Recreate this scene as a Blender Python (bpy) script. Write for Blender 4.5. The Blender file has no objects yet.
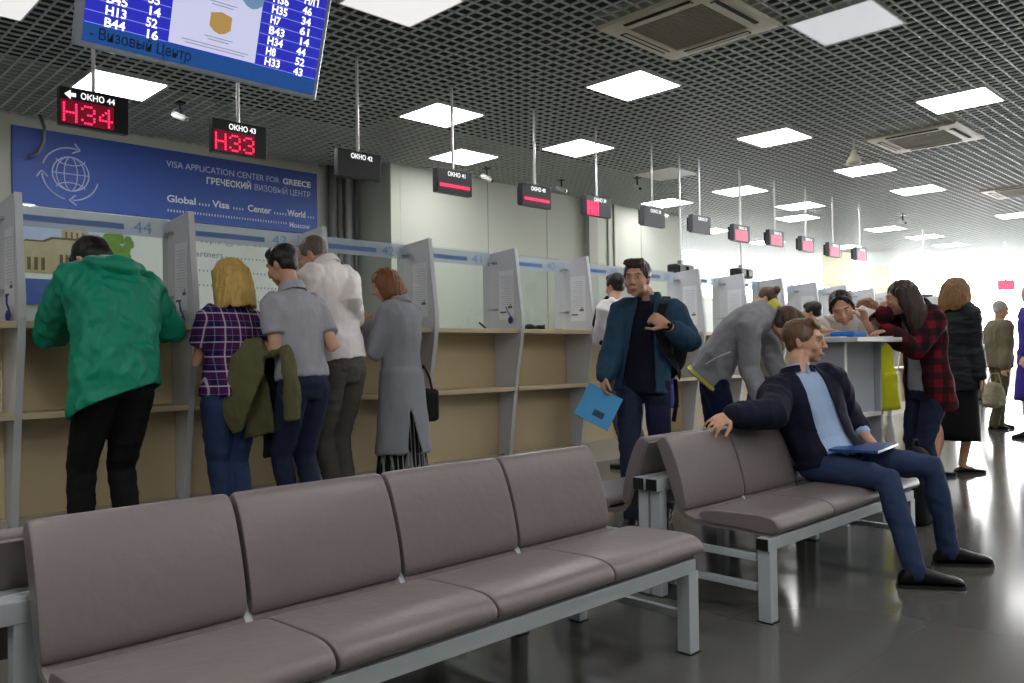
import bpy, bmesh, math, random
import numpy as np
from mathutils import Vector, Matrix, noise, Quaternion
random.seed(7)
SC = bpy.context.scene
COL = SC.collection
V = Vector
CAMH = 1.1
FOC, YAW, PIT, ROL = 820.2, math.radians(44.35), math.radians(.7985), math.radians(-.746)
CEIL = CAMH + 2.307

# ---------------------------------------------------------------- photo survey: a pixel and a distance give a place in the hall
def P(u, v, d):
    u = (u - 512) / FOC; v = (v - 341.5) / FOC
    cr, sr = math.cos(-ROL), math.sin(-ROL)
    u, v = u * cr - v * sr, u * sr + v * cr
    cp, sp = math.cos(PIT), math.sin(PIT)
    f = cp + v * sp; z = sp - v * cp
    return V((u * math.cos(YAW) + f * math.sin(YAW), -u * math.sin(YAW) + f * math.cos(YAW), z)) * d + V((0, 0, CAMH))

# ---------------------------------------------------------------- materials
def srgb(r, g, b):
    f = lambda c: (c / 12.92 if c <= .04045 else ((c + .055) / 1.055) ** 2.4)
    return (f(r / 255), f(g / 255), f(b / 255), 1)
MATS = {}
def newmat(name):
    m = bpy.data.materials.new(name); m.use_nodes = True
    nt = m.node_tree
    return m, nt, nt.nodes['Principled BSDF']
def N(nt, t, **kw):
    n = nt.nodes.new(t)
    for k, v in kw.items(): setattr(n, k, v)
    return n
def mat(name, col, rough=.5, metal=0, spec=.5, bump=0, bscale=60, var=0, vscale=3, sheen=0, coat=0):
    if name in MATS: return MATS[name]
    m, nt, b = newmat(name)
    b.inputs['Base Color'].default_value = col
    b.inputs['Roughness'].default_value = rough
    b.inputs['Metallic'].default_value = metal
    b.inputs['Specular IOR Level'].default_value = spec
    if sheen: b.inputs['Sheen Weight'].default_value = sheen
    if coat: b.inputs['Coat Weight'].default_value = coat
    tc = None
    if var or bump: tc = N(nt, 'ShaderNodeTexCoord')
    if var:
        no = N(nt, 'ShaderNodeTexNoise'); no.inputs['Scale'].default_value = vscale; no.inputs['Detail'].default_value = 5
        nt.links.new(tc.outputs['Object'], no.inputs['Vector'])
        mx = N(nt, 'ShaderNodeMix', data_type='RGBA')
        nt.links.new(no.outputs['Fac'], mx.inputs['Factor'])
        mx.inputs['A'].default_value = [c * (1 - var) for c in col[:3]] + [1]
        mx.inputs['B'].default_value = [min(1, c * (1 + var)) for c in col[:3]] + [1]
        nt.links.new(mx.outputs['Result'], b.inputs['Base Color'])
    if bump:
        n2 = N(nt, 'ShaderNodeTexNoise'); n2.inputs['Scale'].default_value = bscale; n2.inputs['Detail'].default_value = 4
        nt.links.new(tc.outputs['Object'], n2.inputs['Vector'])
        bp = N(nt, 'ShaderNodeBump'); bp.inputs['Strength'].default_value = bump; bp.inputs['Distance'].default_value = .01
        nt.links.new(n2.outputs['Fac'], bp.inputs['Height']); nt.links.new(bp.outputs['Normal'], b.inputs['Normal'])
    MATS[name] = m
    return m
def emis(name, col, strength):
    if name in MATS: return MATS[name]
    m, nt, b = newmat(name)
    b.inputs['Base Color'].default_value = (col[0] * .5, col[1] * .5, col[2] * .5, 1)
    b.inputs['Emission Color'].default_value = col
    b.inputs['Emission Strength'].default_value = strength
    MATS[name] = m
    return m
def cloth(name, col, rough=.85, bump=.25, bscale=90, var=.12):
    return mat(name, col, rough, bump=bump, bscale=bscale, var=var, vscale=7, spec=.25)
def plaid(name, base, stripes, ang=0.0):
    """woven check: every stripe is (axis, period, phase, width, colour, weight); axis 0 runs across the body, 2 up it"""
    m, nt, b = newmat(name)
    b.inputs['Roughness'].default_value = .85; b.inputs['Specular IOR Level'].default_value = .2
    tc = N(nt, 'ShaderNodeTexCoord'); mp = N(nt, 'ShaderNodeMapping'); mp.inputs['Rotation'].default_value = (0, 0, -ang)
    nt.links.new(tc.outputs['Object'], mp.inputs['Vector'])
    sp = N(nt, 'ShaderNodeSeparateXYZ'); nt.links.new(mp.outputs['Vector'], sp.inputs['Vector'])
    cur = None
    for ax, per, ph, wd, colr, w in stripes:
        d = N(nt, 'ShaderNodeMath', operation='MULTIPLY_ADD'); nt.links.new(sp.outputs[ax], d.inputs[0]); d.inputs[1].default_value = 1 / per; d.inputs[2].default_value = ph + 50
        fr = N(nt, 'ShaderNodeMath', operation='FRACT'); nt.links.new(d.outputs[0], fr.inputs[0])
        lt = N(nt, 'ShaderNodeMath', operation='LESS_THAN'); nt.links.new(fr.outputs[0], lt.inputs[0]); lt.inputs[1].default_value = wd / per
        ml = N(nt, 'ShaderNodeMath', operation='MULTIPLY'); nt.links.new(lt.outputs[0], ml.inputs[0]); ml.inputs[1].default_value = w
        mx = N(nt, 'ShaderNodeMix', data_type='RGBA'); nt.links.new(ml.outputs[0], mx.inputs['Factor'])
        if cur is None: mx.inputs['A'].default_value = base
        else: nt.links.new(cur, mx.inputs['A'])
        mx.inputs['B'].default_value = colr
        cur = mx.outputs['Result']
    nt.links.new(cur, b.inputs['Base Color'])
    MATS[name] = m
    return m

# ---------------------------------------------------------------- mesh builder
class MB:
    def __init__(s): s.v = []; s.f = []; s.m = []
    def add(s, vs, fs, mi=0):
        b = len(s.v); s.v += [tuple(x) for x in vs]; s.f += [tuple(b + i for i in q) for q in fs]; s.m += [mi] * len(fs); return s
    def box(s, x0, x1, y0, y1, z0, z1, mi=0, bev=0, M=None):
        if x0 > x1: x0, x1 = x1, x0
        if y0 > y1: y0, y1 = y1, y0
        if z0 > z1: z0, z1 = z1, z0
        if bev:
            bm = bmesh.new(); bmesh.ops.create_cube(bm, size=1)
            for v in bm.verts: v.co = V((x0 + (v.co.x + .5) * (x1 - x0), y0 + (v.co.y + .5) * (y1 - y0), z0 + (v.co.z + .5) * (z1 - z0)))
            bmesh.ops.bevel(bm, geom=bm.edges[:], offset=bev, segments=2, profile=.5, affect='EDGES')
            bm.verts.index_update()
            vs = [v.co.copy() for v in bm.verts]; fs = [[v.index for v in f.verts] for f in bm.faces]; bm.free()
        else:
            vs = [V((x, y, z)) for z in (z0, z1) for y in (y0, y1) for x in (x0, x1)]
            fs = [(0, 2, 3, 1), (4, 5, 7, 6), (0, 1, 5, 4), (2, 6, 7, 3), (0, 4, 6, 2), (1, 3, 7, 5)]
        if M: vs = [M @ v for v in vs]
        return s.add(vs, fs, mi)
    def prism(s, pts, d, mi=0):
        """closed outline (3-D points, flat) pushed along d"""
        n = len(pts); d = V(d); a = [V(p) for p in pts]
        vs = a + [p + d for p in a]
        fs = [tuple(range(n))[::-1], tuple(range(n, 2 * n))] + [(i, (i + 1) % n, (i + 1) % n + n, i + n) for i in range(n)]
        nr = (a[1] - a[0]).cross(a[2] - a[1])
        return s.add(vs, fs, mi)
    def loft(s, rings, mi=0, cap=True, closed=False):
        n = len(rings[0]); vs = [p for r in rings for p in r]; fs = []
        k = len(rings)
        for i in range(k if closed else k - 1):
            for j in range(n):
                a = i * n + j; b = i * n + (j + 1) % n; c = ((i + 1) % k) * n + (j + 1) % n; d = ((i + 1) % k) * n + j
                fs.append((a, b, c, d))
        if cap and not closed: fs += [tuple(range(n))[::-1], tuple((k - 1) * n + j for j in range(n))]
        return s.add(vs, fs, mi)
    def tube(s, pts, rad, n=12, mi=0, dome=True):
        pts = [V(p) for p in pts]
        if not hasattr(rad, '__len__'): rad = [rad] * len(pts)
        rad = list(rad)
        if dome:
            d0 = (pts[0] - pts[1]).normalized(); d1 = (pts[-1] - pts[-2]).normalized()
            r0, r1 = rad[0], rad[-1]
            pts = [pts[0] + d0 * r0 * .98, pts[0] + d0 * r0 * .7] + pts + [pts[-1] + d1 * r1 * .7, pts[-1] + d1 * r1 * .98]
            rad = [r0 * .2, r0 * .71] + rad + [r1 * .71, r1 * .2]
        rings = []; ref = None
        for i, p in enumerate(pts):
            t = (pts[min(i + 1, len(pts) - 1)] - pts[max(i - 1, 0)])
            if t.length < 1e-9: t = V((0, 0, 1))
            t.normalize()
            if ref is None: ref = V((0, 0, 1)) if abs(t.z) < .9 else V((1, 0, 0))
            a = (ref - t * ref.dot(t)).normalized(); ref = a; b = t.cross(a)
            rings.append([p + (a * math.cos(2 * math.pi * j / n) + b * math.sin(2 * math.pi * j / n)) * rad[i] for j in range(n)])
        return s.loft(rings, mi)
    def ell(s, c, ax, n=12, m=9, mi=0):
        """ellipsoid: centre and three half-axis vectors"""
        c = V(c); a, b, d = [V(x) for x in ax]; vs = [c - d]
        for i in range(1, m):
            t = -math.pi / 2 + math.pi * i / m
            vs += [c + a * (math.cos(t) * math.cos(2 * math.pi * j / n)) + b * (math.cos(t) * math.sin(2 * math.pi * j / n)) + d * math.sin(t) for j in range(n)]
        vs.append(c + d); fs = []
        for j in range(n): fs.append((0, 1 + (j + 1) % n, 1 + j))
        for i in range(m - 2):
            for j in range(n): fs.append((1 + i * n + j, 1 + i * n + (j + 1) % n, 1 + (i + 1) * n + (j + 1) % n, 1 + (i + 1) * n + j))
        for j in range(n): fs.append((len(vs) - 1, 1 + (m - 2) * n + j, 1 + (m - 2) * n + (j + 1) % n))
        if a.cross(b).dot(d) < 0: fs = [q[::-1] for q in fs]
        return s.add(vs, fs, mi)
    def addmesh(s, me, M, mi=0):
        return s.add([M @ v.co for v in me.vertices], [tuple(p.vertices) for p in me.polygons], mi)
    def mesh(s, name, mats, o=(0, 0, 0), smooth=False, angle=None):
        me = bpy.data.meshes.new(name); o = V(o)
        me.from_pydata([tuple(V(v) - o) for v in s.v], [], s.f)
        if not isinstance(mats, (list, tuple)): mats = [mats]
        for m in mats: me.materials.append(m)
        if len(mats) > 1: me.polygons.foreach_set('material_index', s.m)
        bm = bmesh.new(); bm.from_mesh(me); bmesh.ops.recalc_face_normals(bm, faces=bm.faces[:]); bm.to_mesh(me); bm.free()
        if smooth: me.polygons.foreach_set('use_smooth', [True] * len(me.polygons))
        if angle:
            me.polygons.foreach_set('use_smooth', [True] * len(me.polygons)); me.set_sharp_from_angle(angle=math.radians(angle))
        me.update()
        return me

def link(name, me, parent=None, loc=None):
    o = bpy.data.objects.new(name, me); COL.objects.link(o)
    if parent: o.parent = parent
    if loc is not None: o.location = loc
    return o
def tag(o, label=None, cat=None, group=None, kind=None):
    if label: o['label'] = label
    if cat: o['category'] = cat
    if group: o['group'] = group
    if kind: o['kind'] = kind
    return o
def thing(name, label, cat, loc=(0, 0, 0), group=None):
    o = bpy.data.objects.new(name, None); COL.objects.link(o); o.location = loc; o.empty_display_size = .1
    return tag(o, label, cat, group)
def part(name, mb, m, parent, label=None, wo=None, **kw):
    """mb in the thing's local coordinates (wo: in world coordinates, taken off here)"""
    o = link(name, mb.mesh(name, m, wo if wo is not None else (0, 0, 0), **kw), parent)
    if label: o['label'] = label
    return o
def single(name, mb, m, label, cat, loc=(0, 0, 0), group=None, **kw):
    return tag(link(name, mb.mesh(name, m, **kw), None, loc), label, cat, group)
def struct(name, mb, m, **kw):
    return tag(link(name, mb.mesh(name, m, **kw)), kind='structure')
def copy_thing(o, loc, label, group=None):
    r = o.copy(); COL.objects.link(r); r.location = loc; r['label'] = label
    if group: r['group'] = group
    def kids(a, b):
        for c in list(a.children):
            d = c.copy(); COL.objects.link(d); d.parent = b; kids(c, d)
    kids(o, r)
    return r

def text_mesh(s, size, align='LEFT', extrude=0.0, bold=0.0, space=1.0):
    cu = bpy.data.curves.new('lettering', 'FONT'); cu.body = s; cu.size = size; cu.align_x = align; cu.extrude = extrude; cu.offset = bold; cu.space_character = space; cu.resolution_u = 3
    o = bpy.data.objects.new('lettering', cu); COL.objects.link(o)
    dg = bpy.context.evaluated_depsgraph_get(); dg.update()
    me = bpy.data.meshes.new_from_object(o.evaluated_get(dg))
    bpy.data.objects.remove(o); bpy.data.curves.remove(cu)
    return me
def text_on(mb, s, size, org, xd, yd, mi=0, fit=None, **kw):
    """flat lettering into mb: origin, reading direction, up direction; fit = wanted length"""
    me = text_mesh(s, size, **kw)
    xd = V(xd).normalized(); yd = V(yd).normalized(); nd = xd.cross(yd)
    k = 1.0
    if fit and len(me.vertices):
        xs = [v.co.x for v in me.vertices]; k = fit / max(1e-6, max(xs) - min(xs))
    M = Matrix.Translation(org) @ Matrix((( *xd, ), ( *yd, ), ( *nd, ))).transposed().to_4x4() @ Matrix.Diagonal((k, 1, 1, 1))
    mb.addmesh(me, M, mi); bpy.data.meshes.remove(me)
# ================================================================ the hall
GY = 8.75                      # banner wall
WY = 8.05                      # wall further along
m_blade = mat('grid_metal', (.62, .66, .66, 1), .45, metal=.0, spec=.4)
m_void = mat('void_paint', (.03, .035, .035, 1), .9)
m_wall = mat('wall_paint', srgb(184, 188, 178), .8, var=.03, vscale=1.2)
m_grey = mat('grey_paint', srgb(150, 150, 150), .7)
m_dark = mat('dark_pipe', srgb(104, 106, 104), .5)

def floor_mat():
    m, nt, b = newmat('polished_tile')
    tc = N(nt, 'ShaderNodeTexCoord')
    br = N(nt, 'ShaderNodeTexBrick'); br.offset = 0; br.inputs['Scale'].default_value = 1
    br.inputs['Brick Width'].default_value = .6; br.inputs['Row Height'].default_value = .6; br.inputs['Mortar Size'].default_value = .0025
    nt.links.new(tc.outputs['Object'], br.inputs['Vector'])
    no = N(nt, 'ShaderNodeTexNoise'); no.inputs['Scale'].default_value = 1.3; no.inputs['Detail'].default_value = 6
    nt.links.new(tc.outputs['Object'], no.inputs['Vector'])
    mx = N(nt, 'ShaderNodeMix', data_type='RGBA'); nt.links.new(no.outputs['Fac'], mx.inputs['Factor'])
    mx.inputs['A'].default_value = (.095, .094, .086, 1); mx.inputs['B'].default_value = (.12, .118, .107, 1)
    br.inputs['Mortar'].default_value = (.09, .09, .083, 1)
    nt.links.new(mx.outputs['Result'], br.inputs['Color1']); nt.links.new(mx.outputs['Result'], br.inputs['Color2'])
    nt.links.new(br.outputs['Color'], b.inputs['Base Color'])
    b.inputs['Roughness'].default_value = .14; b.inputs['Specular IOR Level'].default_value = .6
    return m
struct('floor', MB().box(-4, 27.2, -5, 16, -.1, 0), floor_mat())

# open-cell ceiling: crossing blades every 10 cm below a dark slab
g = MB()
zb, zt = CEIL, CEIL + .013
HOLES = []
def runs(lo, hi, t, ax):
    """stretches of a blade at t that are free of lamps and coolers"""
    cut_ = sorted((c[1 - ax] - h, c[1 - ax] + h) for *c, h in HOLES if abs(c[ax] - t) < h + .008)
    out = []; p = lo
    for a, b in cut_:
        if a > p: out.append((p, a))
        p = max(p, b)
    if hi > p: out.append((p, hi))
    return out
def build_grid():
    g = MB()
    for i in range(311):
        x = -4 + i * .1
        for a, b in runs(-5, 16, x, 0): g.box(x - .0052, x + .0052, a, b, zb, zt)
    for j in range(211):
        y = -5 + j * .1
        for a, b in runs(-4, 27, y, 1): g.box(a, b, y - .0052, y + .0052, zb, zt)
    struct('ceiling', g, m_blade)
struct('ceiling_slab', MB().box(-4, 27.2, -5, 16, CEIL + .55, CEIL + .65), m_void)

# walls
struct('wall_back', MB().box(-4, 5.858, GY, GY + .1, 0, CEIL + .55), m_wall)
struct('wall_return', MB().box(5.86, 5.998, WY, GY + .1, 0, CEIL + .55), m_wall)
w = MB().box(6.0, 12.0, WY, WY + .12, 0, CEIL + .55)
struct('wall_right', w, m_wall)
struct('wall_end', MB().box(11.9, 12.0, WY + .12, 16, 0, CEIL + .55), m_wall)
struct('wall_left', MB().box(-4.1, -4, -5, 16, 0, CEIL + .55), m_wall)
struct('wall_front', MB().box(-4, 27.2, -5.1, -5, 0, CEIL + .55), m_wall)
pl = MB().box(9.42, 9.62, WY - .10, WY, 0, CEIL)
struct('trim_pilaster', pl, mat('pilaster_grey', srgb(165, 165, 158), .7))
jt = MB()
for x in (9.98, 10.13): jt.box(x - .012, x + .012, WY - .025, WY, 0, CEIL)
for x in (7.45, 8.6, 10.84): jt.box(x - .003, x + .003, WY - .004, WY, 0, CEIL)
struct('trim_conduit', jt, mat('conduit', srgb(150, 150, 140), .6))
# pipes in the niche beside the banner
for k, (x, r) in enumerate(((5.42, .045), (5.53, .03), (5.66, .05), (5.77, .025))):
    single('riser_pipe', MB().tube([(x, GY - .09, 0), (x, GY - .09, CEIL + .3)], r, 14, dome=False), m_dark if k != 2 else m_grey,
           ['dark riser pipe next to the banner edge, thickest of the dark ones', 'thin dark riser pipe second from the banner edge', 'light grey riser pipe in the niche beside the banner', 'thinnest dark riser pipe in the corner of the niche'][k], 'pipe', group='riser pipes in the wall niche', smooth=True)

# far glazing: overcast daylight
m_day = emis('daylight_pane', (1, 1, 1, 1), 10)
m_mull = mat('mullion_white', (.8, .8, .8, 1), .5)
n = 0
def glazing(a, b, n_, zt_):
    """a row of tall panes from a to b (floor plan points), with mullions"""
    global n
    a = V((*a, 0)); b = V((*b, 0)); t = (b - a).normalized(); nn = V((-t.y, t.x, 0)); L = (b - a).length
    for i in range(n_):
        n += 1
        p0 = a + t * (L * i / n_ + .03); p1 = a + t * (L * (i + 1) / n_ - .03)
        o = struct('window_%d' % n, MB().prism([p0 + V((0, 0, .45)), p1 + V((0, 0, .45)), p1 + V((0, 0, zt_)), p0 + V((0, 0, zt_))], nn * .02), m_day)
        fr = MB()
        for q in (p0, p1): fr.prism([q - t * .03 - nn * .03, q + t * .03 - nn * .03, q + t * .03 + nn * .05, q - t * .03 + nn * .05], (0, 0, zt_ + .1))
        fo = link('window_frame', fr.mesh('window_frame', m_mull), o)
        fo = link('window_sill', MB().prism([p0 - nn * .06, p1 - nn * .06, p1 + nn * .06, p0 + nn * .06], (0, 0, .44)).mesh('window_sill', m_mull), o)
glazing((27.0, -5), (27.0, 15.9), 9, CEIL + .1)
glazing((27.0, 15.9), (12.1, 15.9), 7, CEIL + .1)
m_pillar = mat('pillar_beige', srgb(214, 206, 184), .8)
for k, (x, y, s) in enumerate(((19.45, 8.65, .25), (23.9, 9.3, .28))):
    struct('column_%s' % 'ab'[k], MB().box(x - s, x + s, y - s, y + s, 0, CEIL + .5, bev=.02), m_pillar)
struct('wall_low', MB().box(12.0, 24, 10.6, 10.7, 0, 2.35), mat('low_partition', srgb(235, 236, 230), .7))

# ---------------------------------------------------------------- ceiling lights
m_on = emis('diffuser_on', (1, .985, .97, 1), 9.5)
m_dim = emis('diffuser_vignette', (.93, .95, 1, 1), .27)  # emission lowered to imitate lens vignetting on this lamp
m_dim2 = emis('diffuser_soft_vignette', (1, .99, .97, 1), .42)  # lamps kept weak: the lens's edge darkening is put into their emission
m_off = mat('diffuser_off', (.62, .62, .6, 1), .5)
m_frame = mat('white_enamel', (.75, .75, .75, 1), .4)
def light(x, y, m, label, h=.298):
    t = thing('ceiling_light', label, 'ceiling light', (x, y, CEIL - .006), 'square ceiling lights')
    HOLES.append((x, y, .302)); fr = MB()
    for a, b, c, d in ((-h, h, -h, -h + .012), (-h, h, h - .012, h), (-h, -h + .012, -h + .012, h - .012), (h - .012, h, -h + .012, h - .012)): fr.box(a, b, c, d, 0, .03)
    fr.box(-h, h, -h, h, .03, .034)
    part('frame', fr, m_frame, t)
    part('diffuser', MB().box(-h + .012, h - .012, -h + .012, h - .012, .002, .012), m, t)
    return t
LIGHTS = [
 (2.48, 7.25, m_on, 'lit square ceiling light behind the sign for window 44'),
 (5.06, 6.11, m_on, 'lit square ceiling light right above the pole of the window 41 sign'),
 (6.33, 7.25, m_on, 'lit square ceiling light nearest the wall, just above the window 41 sign'),
 (5.74, 4.32, m_on, 'lit square ceiling light directly in front of the big air conditioner'),
 (7.02, 6.07, m_on, 'lit square ceiling light above the window 40 and 39 signs'),
 (5.77, 2.46, m_dim, 'dull grey-white square ceiling light right of the big air conditioner'),
 (8.37, 2.52, m_on, 'lit square ceiling light beyond the smaller air conditioner, toward the right edge'),
 (8.29, 4.35, m_on, 'lit square ceiling light left of the alarm hanging from the ceiling'),
 (8.91, 6.21, m_off, 'unlit grey square ceiling light above the blank window 38 sign'),
 (3.23, 4.30, m_dim2, 'pale dim square ceiling light cut by the top edge right of the big screen'),
 (1.22, 6.0, m_dim2, 'pale dim square ceiling light in the top left corner of the photo'),
 (10.69, 6.16, m_on, 'lit square ceiling light above the window 36 and 37 signs'),
 (10.67, 7.42, m_on, 'lit square ceiling light nearest the wall, touching the window 38 sign'),
 (10.68, 4.35, m_on, 'lit square ceiling light below and left of the smaller air conditioner'),
 (12.64, 4.39, m_on, 'lit square ceiling light below and right of the smaller air conditioner'),
 (12.56, 6.17, m_on, 'lit square ceiling light above the window 34 sign, upper of two'),
 (13.66, 6.77, m_on, 'lit square ceiling light above the window 34 sign, lower of two'),
 (16.28, 6.27, m_on, 'lit square ceiling light just right of the last window sign'),
 (18.1, 6.17, m_on, 'lit square ceiling light second beyond the last window sign'),
 (20.0, 6.29, m_on, 'lit square ceiling light third beyond the last window sign'),
 (16.43, 4.05, m_on, 'lit square ceiling light on the right edge under the farthest air conditioner'),
 (13.82, 8.62, m_on, 'lit square ceiling light by the end corner of the long wall'),
 (16.19, 8.73, m_on, 'lit square ceiling light low between the window 36 and 35 signs'),
 (16.32, 10.83, m_on, 'lit square ceiling light far back just above the dark speaker box'),
 (18.4, 8.0, m_on, 'lit square ceiling light next to the window 32 sign, far back'),
 (18.0, 11.04, m_on, 'lit square ceiling light lowest and farthest back beyond the wall corner'),
]
for a in LIGHTS: light(*a)
# lamps of the same kind over the part of the hall behind the photographer
for x, y in ((.7, -1.2), (3.2, .6), (5.8, .6), (8.4, .7), (-1.2, 4.3), (-1.8, 2.4), (-1.8, .6), (11, .7), (14, 2.2), (3.2, -1.2), (5.8, -1.2), (.7, .6), (.7, 2.4), (3.2, -3), (.7, -3), (8.4, -1.2)):
    light(x, y, m_on, 'ceiling light over the seating behind the photographer')

# ---------------------------------------------------------------- cassette air conditioners
m_ac = mat('ac_cream', srgb(205, 200, 180), .5)
m_grille = mat('ac_grille', srgb(140, 132, 112), .7, bump=.6, bscale=240)
m_slot = mat('ac_slot', (.01, .01, .01, 1), .8)
def air_con(x, y, label):
    t = thing('ceiling_air_conditioner', label, 'air conditioner', (x, y, CEIL - .022), 'ceiling cassette air conditioners')
    h = .475; HOLES.append((x, y, .47))
    b = MB()
    rr = [(h, .035), (h, .022), (h - .02, .004), (.30, 0), (.295, .012)]
    b.loft([[V((sx * r, sy * r, z)) for sx, sy in ((-1, -1), (1, -1), (1, 1), (-1, 1))] for r, z in rr], cap=False)
    b.box(-h + .005, h - .005, -h + .005, h - .005, .02, .12)
    part('cover_panel', b, m_ac, t)
    gr = MB().box(-.29, .29, -.29, .29, .004, .012)
    for i in range(24): y_ = -.28 + i * .56 / 23; gr.box(-.285, .285, y_ - .003, y_ + .003, -.001, .005)
    part('intake_grille', gr, m_grille, t)
    for k in range(4):
        M = Matrix.Rotation(k * math.pi / 2, 4, 'Z')
        s = part('air_slot', MB().box(-.27, .27, .345, .40, -.002, .006, M=M), m_slot, t)
        part('louvre', MB().box(-.265, .265, .35, .372, -.008, -.003, M=M @ Matrix.Rotation(.0, 4, 'X')), m_ac, s)
    return t
air_con(4.97, 3.25, 'largest ceiling air conditioner cassette at the top middle, above the lit light')
air_con(9.57, 3.25, 'smaller looking ceiling air conditioner cassette right of the hanging alarm')
air_con(13.9, 3.35, 'farthest ceiling air conditioner cassette, cut by the right edge')

build_grid()
# ---------------------------------------------------------------- cameras and small ceiling fittings
m_wht = mat('white_plastic', (.72, .72, .70, 1), .4)
m_blk = mat('black_plastic', (.012, .012, .013, 1), .4)
def cctv(x, y, label, ang, wall=False):
    t = thing('security_camera', label, 'security camera', (x, y, CEIL), 'security cameras')
    part('mount', MB().tube([(0, 0, .04), (0, 0, -.1)], .012, 8).box(-.04, .04, -.04, .04, -.005, .01), m_blk, t)
    c, s = math.cos(ang), math.sin(ang)
    d = V((c, s, -.45)).normalized(); p = V((0, 0, -.125))
    part('camera_body', MB().tube([p - d * .06, p + d * .045], .026, 14), m_wht, t, smooth=True)
    part('lens', MB().tube([p + d * .066, p + d * .080], .020, 12, dome=False), m_blk, t)
    part('sun_hood', MB().box(-.07, .062, -.03, .03, .025, .029, M=Matrix.Translation(p) @ d.to_track_quat('X', 'Z').to_matrix().to_4x4()), m_wht, t)
cctv(3.05, 7.4, 'white bullet security camera between the window 44 and 43 signs', -.9)
cctv(6.93, 7.5, 'white security camera just right of the window 41 sign', -.6)
cctv(8.15, 7.35, 'dark security camera between the window 40 and 39 signs', -1.2)
cctv(8.82, 6.6, 'pale security camera on the ceiling right of the window 39 sign', -1.9)
cctv(11.0, 7.7, 'small security camera at the wall top beside the window 38 sign', -1.0)
cctv(14.8, 5.4, 'small dark security camera beyond the row of signs', -2.0)
t = thing('alarm_sounder', 'small cream cone alarm hanging under the ceiling left of the smaller air conditioner', 'alarm', (9.1, 3.83, CEIL))
part('hanging_rod', MB().tube([(0, 0, .03), (0, 0, -.12)], .012, 8), m_wht, t)
part('cone', MB().loft([[V((r * math.cos(a * math.pi / 8), r * math.sin(a * math.pi / 8), z)) for a in range(16)] for r, z in ((.02, -.1), (.035, -.15), (.075, -.21), (.08, -.25), (.04, -.265))]), m_ac, t, smooth=True)
single('hanging_cable', MB().tube([(2.23, 8.68, CEIL + .05), (2.26, 8.6, 3.29), (2.25, 8.6, 3.15), (2.21, 8.62, 3.04), (2.15, 8.66, 3.01)], .016, 8), m_dark,
       'loose dark cable dangling from the ceiling in front of the banner', 'cable', smooth=True)

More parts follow.
